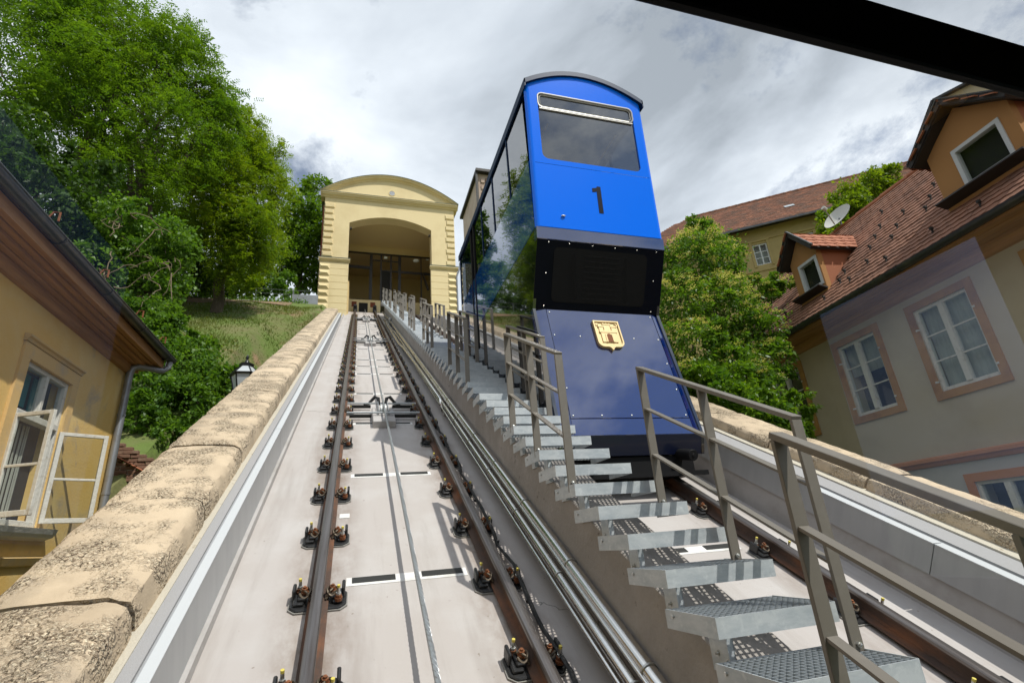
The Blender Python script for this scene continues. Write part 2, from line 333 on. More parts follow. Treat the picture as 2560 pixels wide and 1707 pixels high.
mk('soil', (0.26, 0.165, 0.10), 0.95, var=((0.15, 0.13, 0.06), 1.4, 0.45, 0.62), bump=(6, 0.6, 0.08))
mk('fence_grey', (0.15, 0.16, 0.17), 0.5, 0.4)
mk('lamp_black', (0.010, 0.010, 0.010), 0.35, 0.3)
mk('lamp_glass', (0.45, 0.48, 0.50), 0.25)
mk('stone_grey', (0.30, 0.27, 0.23), 0.9, bump=(12, 0.5))
mk('rail_brown', (0.20, 0.05, 0.02), 0.8)
for k, v in (('station_crumb', (0.3, 0.25, 0.12)),): mk(k, v, 0.9)
for k in ('navy', 'side_blue', 'black_gloss'): M_[k].node_tree.nodes['Principled BSDF'].inputs['Coat IOR'].default_value = 1.9
M_['glass_car'] = glass_mat('glass_car', (0.22, 0.24, 0.26), ior=2.6)
M_['glass_clear'] = glass_mat('glass_clear', (0.86, 0.90, 0.88))
M_['glass_side'] = glass_mat('glass_side', (0.30, 0.40, 0.58), ior=1.3)  # blue tint added to colour the sky mirrored in the front glass
M_['glass_front'] = glass_mat('glass_front', (0.95, 0.97, 0.96), ior=1.46)
M_['leaf_locust'] = leaf_mat('leaf_locust', (0.060, 0.135, 0.012), (0.14, 0.235, 0.016), 0.50)
M_['leaf_bright'] = leaf_mat('leaf_bright', (0.09, 0.175, 0.012), (0.21, 0.28, 0.014), 0.50)
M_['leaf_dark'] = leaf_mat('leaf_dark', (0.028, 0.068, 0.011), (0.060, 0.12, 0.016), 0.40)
M_['leaf_ivy'] = leaf_mat('leaf_ivy', (0.060, 0.145, 0.018), (0.15, 0.265, 0.03), 0.45, 0.4)
M_['leaf_elder'] = leaf_mat('leaf_elder', (0.055, 0.135, 0.016), (0.15, 0.26, 0.024), 0.48, 0.4)
M_['leaf_shrub'] = leaf_mat('leaf_shrub', (0.06, 0.15, 0.015), (0.17, 0.28, 0.02), 0.45, 0.3)
M_['blossom'] = leaf_mat('blossom', (0.50, 0.46, 0.17), (0.66, 0.62, 0.34), 0.3)
M_['grass'] = leaf_mat('grass', (0.075, 0.14, 0.015), (0.19, 0.20, 0.045), 0.45)
# ================================================================== THE SETTING
def lerp_table(t, x):
    if x <= t[0][0]: return t[0][1]
    for (a, va), (b, vb) in zip(t, t[1:]):
        if x <= b: return va + (vb-va)*(x-a)/(b-a)
    return t[-1][1]
HILL = [(-50, -1.5), (3, 0.2), (7, 1.6), (10, 3.4), (14, 6.2), (18, 9.0), (26, 14.45), (28.4, 15.75), (29.6, 16.0), (60, 16.4), (700, 16.4)]
RIGHT = [(-50, -3), (4, -1.2), (38, 15.5), (700, 16)]
def ground_z(x, y):
    dk = deck_z(max(min(y, 34), -40)) - 1.0
    if x < -2.0:
        h = lerp_table(HILL, y)
        if y < 24 and x > -4.4: h -= 2.4*min(1, (24-y)/6)*min(1, (x+4.4)/0.8)
        if x > -2.4: return min(h, max(h-3, dk)) if y < 24 else h - (x+2.4)*0.8
        return h + 0.10*math.sin(x*1.3+y*0.7)*math.sin(y*0.9) + max(0, (-9-x))*0.12
    if x > 5.2: return lerp_table(RIGHT, y) + 0.06*math.sin(x*2+y)
    return min(dk, 14.5)
xs = list(np.concatenate([[-600, -300, -150, -80, -50, -35], np.arange(-26, -4.4, 0.8), np.arange(-4.4, -1.6, 0.2), [-1.2, 1, 3, 4.6, 5.0, 5.3], np.arange(6, 30, 1.5), [35, 50, 80, 150, 300, 600]]))
ys = list(np.concatenate([[-600, -300, -120, -50, -25, -12], np.arange(-6, 34, 0.6), [36, 40, 50, 70, 120, 300, 600]]))
g = MB(); nx = len(xs)
for y in ys:
    for x in xs: g.v.append((x, y, ground_z(x, y)))
for j in range(len(ys)-1):
    for i in range(nx-1): g.f.append((j*nx+i, j*nx+i+1, (j+1)*nx+i+1, (j+1)*nx+i)); g.m.append(0)
structure(g.build('ground', M_['ground'], smooth=True))

m = MB(); px_ = np.arange(-12.4, -3.9, 0.4)
for a in px_:
    w0 = 26.2+0.35*math.sin(a*1.7)+0.2*math.sin(a*3.9); w1 = 28.6
    for k in range(5): m.v.append((a, w0+(w1-w0)*k/4, ground_z(a, w0+(w1-w0)*k/4)+0.03))
for i in range(len(px_)-1):
    for k in range(4): m.f.append((i*5+k, (i+1)*5+k, (i+1)*5+k+1, i*5+k+1)); m.m.append(0)
structure(m.build('dirt_path', M_['soil'], smooth=True))

deck = structure(MB().box(-1.245, 3.82, -4, 37.2, -0.45, 0).build('track_bed', M_['deck'], M=SLM(0, 0, 0)))
SLOTS = [4.21, 6.36, 8.57, 10.76, 12.97, 14.08, 15.2, 17.5, 18.62, 22.08, 24.46, 25.6, 26.9]
slot_me = MB().box(-0.157, 0.157, -0.035, 0.035, -0.02, 0.009).mesh('drain_slot', M_['slot'])
patch_me = MB().box(-0.46, 0.44, -0.055, 0.055, -0.02, 0.004).mesh('mortar_strip', M_['patch'])
label_me = MB().box(-0.045, 0.045, -0.045, 0.045, 0, 0.006).mesh('marker_plate', M_['patch'])
for xc in (0.0, 2.55):
    for k, s in enumerate(SLOTS if xc == 0 else SLOTS[:4]):
        link('mortar_strip', patch_me, deck, T(xc, s, 0))
        link('drain_slot', slot_me, deck, T(xc-0.262, s+0.01, 0)); link('drain_slot', slot_me, deck, T(xc+0.25, s+0.015, 0))
for s in (5.33, 7.45): link('marker_plate', label_me, deck, T(-0.50, s, 0))
# thin repaired cracks of the concrete (flat sealant lines)
def crack(pts):
    m = MB()
    for (x0, s0), (x1, s1) in zip(pts, pts[1:]): m.bar((x0, s0, 0.001), (x1, s1, 0.001), 0.005, 0.002)
    m.build('sealed_crack', M_['pad_grey'], deck)
def wig(x0, s0, x1, s1, n=9, a=0.03):
    return [(x0+(x1-x0)*i/n + random.uniform(-a, a)*(0 < i < n), s0+(s1-s0)*i/n + random.uniform(-a, a)) for i in range(n+1)]
crack(wig(-1.2, 15.9, -0.80, 15.9)); crack(wig(0.85, 3.75, 1.05, 3.6)); crack(wig(-1.2, 9.4, -0.85, 9.35))

# ================================================================== PARAPET WALLS
def coping_mesh(L, W, H, seed):
    rg = np.random.default_rng(seed); nx_, ny_ = 10, 16
    prof = [(0, 0), (0, H*0.55), (0.02, H*0.86), (0.07, H)] + [(W*t, H*(1+0.06*math.sin(math.pi*t))) for t in (0.25, 0.4, 0.55, 0.7, 0.82)] + [(W-0.06, H), (W-0.018, H*0.88), (W, H*0.6), (W, 0)]
    m = MB(); n = len(prof)
    jit = rg.normal(0, 0.0030, (ny_+1, n, 3))
    for j in range(ny_+1):
        y = 0.012 + (L-0.024)*j/ny_; e = 0.014 if j in (0, ny_) else 0
        for k, (x, z) in enumerate(prof):
            d = jit[j, k]; zz = z - (e if z > 0.02 else 0) + d[2]*(1 if z > 0 else 0)
            m.v.append((x+d[0]*(0 < k < n-1) + (e*0.6 if k < 4 else -e*0.6 if k > n-5 else 0), y + (d[1] if e else 0), zz))
    for j in range(ny_):
        for k in range(n-1): m.f.append((j*n+k, j*n+k+1, (j+1)*n+k+1, (j+1)*n+k)); m.m.append(0)
    m.f.append(tuple(range(n))); m.m.append(0); m.f.append(tuple(ny_*n+k for k in reversed(range(n)))); m.m.append(0)
    return m.mesh('coping_stone', M_['coping'], smooth=True)
CL = 1.243
cop_l = [coping_mesh(CL, 0.647, 0.205, i) for i in range(5)]
cop_r = [coping_mesh(CL, 0.66, 0.14, 20+i) for i in range(5)]
wl_ = thing('parapet_wall', 'stone capped parapet wall with sheet metal lining, left of the tracks beside the yellow house', 'wall', SLM(0, 0, 0))
MB().box(-2.02, -1.478, -4, 28.9, -3.2, 0.383).build('wall_core', M_['curb'], wl_)
MB().box(-1.48, -1.412, -4, 28.9, -0.4, 0.40).build('mortar_bed', M_['mortar'], wl_)
MB().box(-1.412, -1.347, -4, 28.9, -0.4, 0.392).build('felt_strip', M_['grey_felt'], wl_)
MB().box(-1.347, -1.302, -4, 28.9, -0.4, 0.376).build('joint_channel', M_['sheet_metal'], wl_)
MB().box(-1.300, -1.246, -4, 36, -0.2, 0.066).build('base_kerb', M_['curb'], wl_)
JT = [-1.0, 2.72, 6.95, 11.2, 15.4, 19.6, 23.8, 28.9]
for a, b in zip(JT, JT[1:]):
    pn = MB().box(-1.30, -1.275, a+0.004, b-0.004, 0.067, 0.386).build('metal_panel', M_['sheet_metal'], wl_)
    MB().box(-1.327, -1.268, a+0.004, b-0.004, 0.3865, 0.394).build('flashing', M_['sheet_light'], pn)
for k in range(23):
    o = link('coping_stone', cop_l[k % 5], wl_, T(-2.10+random.uniform(-0.006, 0.006), 0.772+k*CL, 0.384+random.uniform(-0.006, 0.004)))
    o.rotation_euler.z = random.uniform(-0.003, 0.003)
wr_ = thing('parapet_wall', 'stone capped parapet wall with grey metal lining, right of the tracks below the cream house', 'wall', SLM(0, 0, 0))
MB().box(4.30, 4.86, -4, 28.9, -3.2, 0.535).build('wall_core', M_['curb'], wr_)
MB().box(4.165, 4.30, -4, 28.9, -0.4, 0.538).build('mortar_bed', M_['mortar'], wr_)
MB().box(3.935, 4.165, -4, 28.9, -0.4, 0.522).build('felt_strip', M_['grey_felt'], wr_)
MB().box(3.862, 3.935, -4, 28.9, -0.4, 0.505).build('joint_channel', M_['sheet_metal'], wr_)
MB().box(3.821, 3.862, -4, 36, -0.3, 0.27).build('base_kerb', M_['curb'], wr_)
for a, b in zip(JT, JT[1:]):
    pn = MB().box(3.80, 3.8605, a+0.4, b+0.392, 0.272, 0.512).build('metal_panel', M_['sheet_metal'], wr_)
    MB().box(3.793, 3.880, a+0.4, b+0.392, 0.5125, 0.520).build('flashing', M_['sheet_light'], pn)
for k in range(23):
    o = link('coping_stone', cop_r[k % 5], wr_, T(4.27+random.uniform(-0.006, 0.006), 0.35+k*CL, 0.53+random.uniform(-0.004, 0.004)))

# ================================================================== RAILS
prof = [(-0.066, 0.028), (0.066, 0.028), (0.066, 0.038), (0.016, 0.052), (0.009, 0.07), (0.009, 0.12), (0.033, 0.132), (0.036, 0.142), (0.036, 0.160), (0.029, 0.168), (0.012, 0.171), (-0.012, 0.171), (-0.029, 0.168), (-0.036, 0.160), (-0.036, 0.142), (-0.033, 0.132), (-0.009, 0.12), (-0.009, 0.07), (-0.016, 0.052), (-0.066, 0.038)]
def rail(x, s0, s1, label):
    m = MB(); n = len(prof)
    vs = [(px, s0, pn) for px, pn in prof] + [(px, s1, pn) for px, pn in prof]; m.v += vs
    for i in range(n):
        j = (i+1) % n; m.f.append((i, j, n+j, n+i)); m.m.append(0 if 7 <= i <= 13 else 1)
    m.f.append(tuple(reversed(range(n)))); m.f.append(tuple(range(n, 2*n))); m.m += [1, 1]
    return tag(m.build('rail', [M_['rail_head'], M_['rail_web']], M=SLM(x, 0, 0)), label, 'rail', 'running rails of the two tracks')
rail(-0.635, -3, 37, 'rusty steel rail nearest the left stone parapet')
rail(0.635, -3, 37, 'rusty steel rail of the left track beside the pipes and stairs')
rail(1.915, -3, 36, 'steel rail running under the blue car just right of the stairs')
rail(3.185, -3, 36, 'rusty steel rail nearest the right stone parapet')

# ---- fasteners
def hexnut(m, c, r, h, mi=0): m.cyl(c, (c[0], c[1], c[2]+h), r, 6, mi)
def fastener_meshes():
    oct_ = lambda hx, hy, c: [(-hx+c, -hy), (hx-c, -hy), (hx, -hy+c), (hx, hy-c), (hx-c, hy), (-hx+c, hy), (-hx, hy-c), (-hx, -hy+c)]
    pad = MB().prism(oct_(0.190, 0.118, 0.045), lambda u, v, w: (u, v, w), 0.001, 0.012).mesh('bedding_pad', M_['pad_grey'])
    pl = MB(); pl.prism(oct_(0.183, 0.111, 0.042), lambda u, v, w: (u, v, w), 0.012, 0.027)
    for sx in (-1, 1):
        pl.box(sx*0.125-0.035, sx*0.125+0.035, -0.075, 0.075, 0.027, 0.052); pl.box(sx*0.105-0.028, sx*0.105+0.028, -0.055, 0.055, 0.05, 0.075)
        pl.box(sx*0.160-0.011, sx*0.160+0.011, -0.01, 0.088, 0.027, 0.105)
    plate = pl.mesh('base_plate', M_['black_iron'], bevel=0.007, bseg=1)
    cl = MB()
    pts = []
    for t in np.linspace(0, 1, 15):
        a = t*2*math.pi*0.86 + 0.45; pts.append((0.088+0.036*math.cos(a), 0.045*math.sin(a), 0.082+0.014*math.cos(2*a)))
    pts += [(0.062, -0.035, 0.060), (0.045, -0.05, 0.052)]
    cl.tube(pts, 0.0085, 6)
    cl.tube([(0.05, 0.04, 0.052), (0.075, 0.03, 0.10), (0.105, 0.0, 0.108), (0.075, -0.03, 0.10), (0.05, -0.04, 0.052)], 0.008, 6)
    clip = cl.mesh('spring_clip', M_['spring'], smooth=True)
    b = MB(); b.cyl((0.090, 0, 0.075), (0.090, 0, 0.090), 0.024, 10); hexnut(b, (0.090, 0, 0.090), 0.020, 0.024); b.cyl((0.090, 0, 0.112), (0.090, 0, 0.126), 0.011, 8)
    bolt = b.mesh('rusty_bolt', M_['rust'], smooth=False)
    s = MB(); s.cyl((0, 0, 0.05), (0, 0, 0.072), 0.026, 10, 0); hexnut(s, (0, 0, 0.070), 0.021, 0.020, 0); hexnut(s, (0, 0, 0.091), 0.017, 0.014, 1); s.cyl((0, 0, 0.1), (0, 0, 0.142), 0.0105, 8, 1)
    stud = s.mesh('anchor_stud', [M_['rust'], M_['zinc']])
    c = MB().cyl((0, 0, 0.141), (0, 0, 0.158), 0.0108, 8).mesh('yellow_cap', M_['yellow_cap'])
    return pad, plate, clip, bolt, stud, c
FM = fastener_meshes(); ROT = Matrix.Rotation(math.pi, 4, 'Z')
def fastener(x, s, label, group, flip=False):
    t = thing('rail_fastener', label, 'rail fastener', SLM(x, s, 0) @ (Matrix.Rotation(random.uniform(-0.02, 0.02), 4, 'Z')), group)
    pad, plate, clip, bolt, stud, cap = FM
    link('bedding_pad', pad, t); link('base_plate', plate, t)
    link('spring_clip', clip, t); link('spring_clip', clip, t, ROT); link('rusty_bolt', bolt, t); link('rusty_bolt', bolt, t, ROT)
    for q in ((-0.125, 0.055), (0.130, -0.060)):
        st = link('anchor_stud', stud, t, T(q[0], q[1], -0.005)); link('yellow_cap', cap, st)
FS0, FSP = 3.995, 0.8660
for x, rn in ((-0.635, 'the rail nearest the left parapet'), (0.635, 'the left track rail beside the pipes')):
    for i in range(-1, 34):
        fastener(x, FS0+FSP*i, 'rusty bolted fastener on %s, %s from the bottom' % (rn, ordinal(i+2)), 'fasteners along the left track')
for x, rn in ((3.185, 'the rail beside the right parapet'), (1.915, 'the rail right of the stairs')):
    for i in range(-2, 4):
        fastener(x, FS0+0.02+FSP*i, 'rusty bolted fastener on %s, %s from the bottom' % (rn, ordinal(i+3)), 'fasteners along the right track')

# ================================================================== CABLE, ROLLERS, PIPES
NC = 0.215
m = MB(); pts = [(0.004+0.01*math.sin(s*0.31), s, NC - 0.02*math.sin(math.pi*((s-8.9) % 10.1)/10.1)) for s in np.linspace(-3, 36.6, 60)]
m.tube(pts, 0.0165, 8)
for k in range(3):
    m.tube([(p[0]+0.0125*math.cos(6.283*(s*7)+k*2.094), s, p[2]+0.0125*math.sin(6.283*(s*7)+k*2.094)) for s in np.linspace(2.6, 7.2, 230) for p in [(0.004+0.01*math.sin(s*0.31), s, NC - 0.02*math.sin(math.pi*((s-8.9) % 10.1)/10.1))]], 0.0062, 5)
tag(m.build('haul_cable', M_['cable_steel'], smooth=True, M=SLM(0, 0, 0)), 'twisted steel haulage cable stretched along the middle of the left track', 'cable')
def roller(s, label):
    t = thing('cable_roller', label, 'cable roller', SLM(0, s, 0), 'cable rollers in the left track')
    MB().box(-0.17, 0.17, -0.62, -0.14, 0.0, 0.11).box(-0.17, -0.11, -0.14, 0.30, 0, 0.10).box(0.11, 0.17, -0.14, 0.30, 0, 0.10).build('pedestal', M_['curb'], t, bevel=0.01)
    for y, z in ((-0.28, 0.155), (0.33, 0.16)): MB().bar((-0.56, y, z), (0.56, y, z), 0.035, 0.022).build('cross_bar', M_['galv'], t)
    for y in (-0.12, 0.52): MB().bar((-0.52, y, 0.06), (-0.18, y, 0.06), 0.05, 0.05).bar((0.18, y, 0.06), (0.52, y, 0.06), 0.05, 0.05).build('cross_tie', M_['slot'], t)
    w = MB()
    for a, b, r_ in ((-0.045, -0.02, 0.125), (-0.02, 0.02, 0.095), (0.02, 0.045, 0.125)): w.cyl((a, 0, 0.105), (b, 0, 0.105), r_, 20)
    w.build('wheel', M_['zinc'], t, smooth=True)
    MB().bar((-0.075, -0.25, 0.10), (-0.075, 0.30, 0.12), 0.012, 0.17).bar((0.075, -0.25, 0.10), (0.075, 0.30, 0.12), 0.012, 0.17).cyl((-0.09, 0, 0.105), (0.09, 0, 0.105), 0.018, 8).build('cheek_plate', M_['cable_steel'], t)
    for sx in (-1, 1):
        MB().tube([(sx*0.05, 0.30, 0.14), (sx*0.07, 0.36, 0.24), (sx*0.12, 0.38, 0.26), (sx*0.22, 0.36, 0.15), (sx*0.30, 0.34, 0.13)], [0.022, 0.030, 0.030, 0.024, 0.02], 6).build('guide_horn', M_['black_iron'], t, smooth=True)
roller(8.95, 'cable roller with black guide horns, nearest of the three in the left track')
roller(18.95, 'cable roller with black guide horns halfway up the left track')
roller(29.0, 'farthest cable roller, just below the yellow station')
# signal cable clipped along the rail
pts = [(0.765+0.012*math.sin(s*5.1)+0.008*math.sin(s*11), s, 0.055+0.045*abs(math.sin(math.pi*(s-FS0)/FSP+1.57))) for s in np.linspace(-2, 34, 190)]
m = MB().tube(pts, 0.012, 6); m.tube([(p[0]+0.022, p[1], p[2]-0.02) for p in pts], 0.008, 5)
for i in range(40): 
    s = 0.2+i*0.866; m.ball((0.770, s, 0.06), 0.02, 6, 4)
tag(m.build('signal_cable', M_['black_cable'], smooth=True, M=SLM(0, 0, 0)), 'black signal cable snaking beside the left track rail near the pipes', 'cable')
def pipe(pts, r, name, label, mt='steel_pipe', bands=()):
    t = thing(name, label, 'pipe', SLM(0, 0, 0), 'steel conduit pipes beside the stairs')
    MB().tube(pts, r, 20).build('conduit', M_[mt], t, smooth=True)
    for s in bands:
        MB().tube([(pts[0][0], s, pts[0][2]), (pts[0][0], s+0.012, pts[0][2])], r+0.006, 20).build('clamp_band', M_['zinc'], t, smooth=True)
BANDS = [2.6+1.05*k for k in range(14)]
pipe([(1.062, s, 0.300) for s in (-2, 3, 8, 15, 22, 26.5)] + [(1.08, 27.2, 0.33), (1.02, 28, 0.33), (0.98, 33, 0.3)], 0.046, 'steel_pipe', 'thickest shiny steel pipe, next to the concrete stair plinth', bands=BANDS)
pipe([(0.985, s, 0.225) for s in (-2, 3, 8, 15, 21)] + [(0.93, 22, 0.22), (0.93, 28, 0.2)], 0.033, 'steel_pipe', 'middle shiny steel pipe, between the thick pipe and the track bed', bands=BANDS)
pipe([(1.012, s, 0.292) for s in (-2, 3, 8, 15, 21)], 0.0115, 'steel_conduit', 'thin steel conduit lying in the gap between the two pipes')
pipe([(0.955, s, 0.170) for s in (-2, 3, 8, 15, 21)], 0.016, 'steel_conduit', 'thin steel conduit on the track side of the pipes')
pipe([(1.02, 9.02, 0.02), (0.985, 9.02, 0.16), (0.968, 9.1, 0.225), (0.962, 9.25, 0.25), (0.955, 12, 0.25), (0.90, 16.2, 0.25), (0.86, 17.2, 0.23), (0.86, 28, 0.2)], 0.040, 'steel_pipe', 'steel pipe that bends down into the track bed below the stairs')
tag(MB().box(1.0, 1.12, 25.6, 26.5, 0.05, 0.45).build('junction_box', M_['downpipe'], bevel=0.01, M=SLM(0, 0, 0)), 'grey junction box on the pipes far up by the stairs', 'box')

# ================================================================== STAIRS
tag(MB().box(1.115, 1.475, -3, 33.5, -0.3, 0.70).build('stair_plinth', M_['concrete'], bevel=0.008, M=SLM(0, 0, 0)), 'rough concrete plinth carrying the metal stairs between the tracks', 'plinth')
TS, TD, TN = 2.07956, 0.35885, 0.95723
TW, TDP, TH_ = 0.611, 0.374, 0.078
def tread_pos(i): return SL(0.98, TS+TD*i, TN)
fr = MB().box(0, TW, 0, 0.005, -TH_, 0).mesh('front_plate', M_['galv'])
bk = MB().box(0.004, TW-0.004, TDP-0.004, TDP, -0.035, -0.001).mesh('back_bar', M_['galv'])
sdp = MB().box(-0.0045, 0, 0.0, TDP, -TH_, 0.001).mesh('side_plate', M_['galv'])
gr = MB()
for k in range(1, 19): gr.box(TW*k/19-0.0015, TW*k/19+0.0015, 0.006, TDP-0.006, -0.034, -0.002)
for k in range(1, 11): gr.box(0.001, TW-0.001, TDP*k/11-0.0012, TDP*k/11+0.0012, -0.022, -0.0025)
gr.box(0.001, TW-0.001, 0.005, 0.010, -0.03, -0.0015)
grm = gr.mesh('grating', M_['galv_bar'])
brk = MB().box(-0.003, 0.003, 0.10, 0.26, -0.24, -0.036).box(-0.03, 0.003, 0.10, 0.105, -0.24, -0.036).mesh('bracket', M_['galv'])
bt = MB(); bt.cyl((0.006, 0.14, -0.19), (-0.022, 0.14, -0.19), 0.006, 6); bt.cyl((-0.003, 0.14, -0.19), (-0.011, 0.14, -0.19), 0.012, 6); bt.cyl((0.006, 0.21, -0.17), (-0.022, 0.21, -0.17), 0.006, 6); bt.cyl((-0.003, 0.21, -0.17), (-0.011, 0.21, -0.17), 0.012, 6)
btm = bt.mesh('anchor_bolt', M_['zinc'])
sbm = MB().cyl((-0.0045, 0.31, -0.025), (-0.013, 0.31, -0.025), 0.008, 6).mesh('side_bolt', M_['zinc'])
for i in range(-3, 91):
    p = tread_pos(i)
    if i >= -1: lab = 'galvanised grating stair tread between the tracks, %s from the bottom edge' % ordinal(i+2)
    else: lab = 'galvanised grating stair tread below the frame edge, %s under the lowest visible one' % ordinal(-1-i)
    t = thing('stair_tread', lab, 'stair tread', T(p.x, p.y, p.z), 'metal treads of the middle stairs')
    link('front_plate', fr, t); link('back_bar', bk, t); sp = link('side_plate', sdp, t); link('side_plate', sdp, t, T(TW+0.0045, 0, 0)); link('grating', grm, t)
    if i < 40:
        link('bolt', sbm, sp)
        b1 = link('bracket', brk, t, T(0.128, 0, 0)); link('anchor_bolt', btm, b1)
# ---- handrail panels
HR = M_['rail_paint']
def railing(idx, x, dy, label):
    p0, p1 = tread_pos(idx[0]), tread_pos(idx[-1])
    t = thing('handrail', label, 'handrail', T(x, p0.y+dy, p0.z), 'handrail panels along the middle stairs')
    H = 0.965; L = p1-p0; tops = []
    for i in idx:
        q = tread_pos(i)-p0
        MB().box(-0.03, 0.03, q.y-0.009, q.y+0.009, q.z-0.045, q.z+H-0.012).build('post', HR, t, bevel=0.002)
        if i < 30: MB().cyl((0.0, q.y-0.009, q.z+0.02), (0.0, q.y-0.02, q.z+0.02), 0.012, 6).ball((0.0, q.y-0.021, q.z+0.02), 0.008, 6, 4).build('bolt', M_['zinc'], t)
    e = SLV*0.0095
    MB().bar(Vector((0, 0, H))-e*1.2, Vector((0, L.y, L.z+H))+e*1.2, 0.060, 0.024, NNV).build('top_rail', HR, t, bevel=0.002)
    for h in (0.33, 0.655):
        MB().bar(Vector((0, 0.009, h)), Vector((0, L.y-0.009, L.z+h)), 0.044, 0.012, NNV).build('middle_rail', HR, t)
for k in range(-1, 9):
    railing([4+10*k, 6+10*k, 8+10*k], 1.005, 0.105, 'brown grey flat bar handrail on the left side of the stairs, %s from the camera' % ordinal(k+2))
    if k >= 0: railing([-1+10*k, 1+10*k, 3+10*k], 1.565, 0.235, 'brown grey flat bar handrail on the car side of the stairs, %s from the camera' % ordinal(k+1))
# ================================================================== UPPER CAR (number 1)
CB = Vector((2.55, 4.45, 2.5)); CI = T(*(-CB))
car = thing('funicular_car', 'bright blue funicular car with number 1 on its front, standing on the right track', 'funicular car', T(*CB))
XL, XR, YR = 1.645, 3.455, 9.12
def Yf(z): return 4.487 - (z-5.80)*0.046
def roof_z(x, e=0.0):
    t = (x-2.55)/0.92; return 8.05 + e + 0.31*(1-t*t)
def part(mb, name, mt, parent=None, **kw):
    o = mb.build(name, M_[mt] if isinstance(mt, str) else [M_[k] for k in mt], parent or car, M=None if parent else CI, **kw)
    return o
# front panel with window opening
WX0, WX1, WZ0, WZ1 = 1.815, 3.285, 6.84, 7.935
m = MB()
def fpoly(m, pts, depth=0.04, mi=0): m.add([(x, Yf(z), z) for x, z in pts] + [(x, Yf(z)+depth, z) for x, z in pts], [tuple(range(len(pts))), tuple(reversed(range(len(pts), 2*len(pts))))] + [(i, (i+1) % len(pts), len(pts)+(i+1) % len(pts), len(pts)+i) for i in range(len(pts))], mi)
fx0, fx1 = XL+0.055, XR-0.055
outer, inner = [], []
def rrect(x0, x1, z0, z1, r, n=5):
    P = []
    for cx, cz, a0 in ((x1-r, z0+r, -90), (x1-r, z1-r, 0), (x0+r, z1-r, 90), (x0+r, z0+r, 180)):
        for k in range(n+1): a = R(a0+90*k/n); P.append((cx+r*math.cos(a), cz+r*math.sin(a)))
    return P
inner = rrect(WX0, WX1, WZ0, WZ1, 0.09)
# outer loop matched by angle
cx, cz = 2.55, 7.3
def outer_pt(px, pz):
    dx, dz = px-cx, pz-cz; best = 1e9
    if dx > 0: best = min(best, (fx1-cx)/dx)
    if dx < 0: best = min(best, (fx0-cx)/dx)
    if dz < 0: best = min(best, (6.76-cz)/dz)
    t = best
    if dz > 0:
        lo, hi = 0, min(best, 50)
        for _ in range(40):
            md = (lo+hi)/2
            if cz+dz*md < roof_z(cx+dx*md, -0.03): lo = md
            else: hi = md
        t = min(best, lo)
    return cx+dx*t, cz+dz*t
extra = []
for (a, b) in zip(inner, inner[1:]+inner[:1]):
    L_ = math.hypot(b[0]-a[0], b[1]-a[1]); k = max(1, int(L_/0.08))
    for q in range(k): extra.append((a[0]+(b[0]-a[0])*q/k, a[1]+(b[1]-a[1])*q/k))
inner = extra; outer = [outer_pt(*q) for q in inner]; n = len(inner)
vs = [(x, Yf(z), z) for x, z in inner] + [(x, Yf(z), z) for x, z in outer] + [(x, Yf(z)+0.05, z) for x, z in inner]
m.add(vs, [(i, (i+1) % n, n+(i+1) % n, n+i) for i in range(n)] + [(i, 2*n+i, 2*n+(i+1) % n, (i+1) % n) for i in range(n)])
fp = part(m, 'front_window_surround', 'blue')
m = MB(); fpoly(m, [(fx0, 5.805), (fx1, 5.805), (fx1, 6.755), (fx0, 6.755)], 0.04); part(m, 'front_panel', 'blue')
for x, sx in ((XL, 1), (XR, -1)):
    m = MB(); pr = [(0.055*(1-math.cos(a)), 0.055*(1-math.sin(a))) for a in np.linspace(0, math.pi/2, 7)]
    vs = []
    for z in (5.805, 8.06):
        for px, py in pr: vs.append((x+sx*px, Yf(z)+py, z))
        vs.append((x+sx*0.055, Yf(z)+0.055, z))
    k = len(pr)+1
    m.add(vs, [(i, (i+1) % k, k+(i+1) % k, k+i) for i in range(k)] + [tuple(range(k)), tuple(range(k, 2*k))]); part(m, 'corner_post', 'blue', smooth=True)
# window glass + vent frame
wg = part(MB().add([(WX0-0.01, Yf(WZ0)+0.02, WZ0-0.01), (WX1+0.01, Yf(WZ0)+0.02, WZ0-0.01), (WX1+0.01, Yf(WZ1)+0.02, WZ1+0.01), (WX0-0.01, Yf(WZ1)+0.02, WZ1+0.01)], [(0, 1, 2, 3)]), 'front_window', 'glass_car')
m = MB(); P = rrect(WX0+0.004, WX1-0.004, 7.685, WZ1-0.004, 0.07); P = P+[P[0]]
m.tube([(x, Yf(z)+0.006, z) for x, z in P], 0.0135, 6); P2 = rrect(WX0+0.035, WX1-0.035, 7.715, WZ1-0.035, 0.05); m.tube([(x, Yf(z)+0.010, z) for x, z in P2+[P2[0]]], 0.008, 5)
m.bar((WX0+0.02, Yf(7.668)+0.008, 7.668), (WX1-0.02, Yf(7.668)+0.008, 7.668), 0.02, 0.018)
m.build('vent_frame', M_['grey_frame'], wg, smooth=True)
part(MB().box(WX0+0.02, WX1-0.02, Yf(6.86)+0.05, Yf(6.86)+0.09, 6.855, 6.885), 'wiper_bar', 'black_rubber')
# number 1
m = MB(); one = [(2.543, 6.09), (2.606, 6.09), (2.606, 6.50), (2.556, 6.50), (2.540, 6.475), (2.480, 6.462), (2.480, 6.405), (2.543, 6.418)]
m.prism(one, lambda u, v, w: (u, Yf(v)-w, v), -0.001, 0.004); part(m, 'number', 'number_black')
m = MB().ball((2.02, Yf(5.98)-0.012, 5.98), 0.025, 8, 5, sc=(1.3, 0.6, 0.5)); part(m, 'marker_lamp', 'zinc', smooth=True)
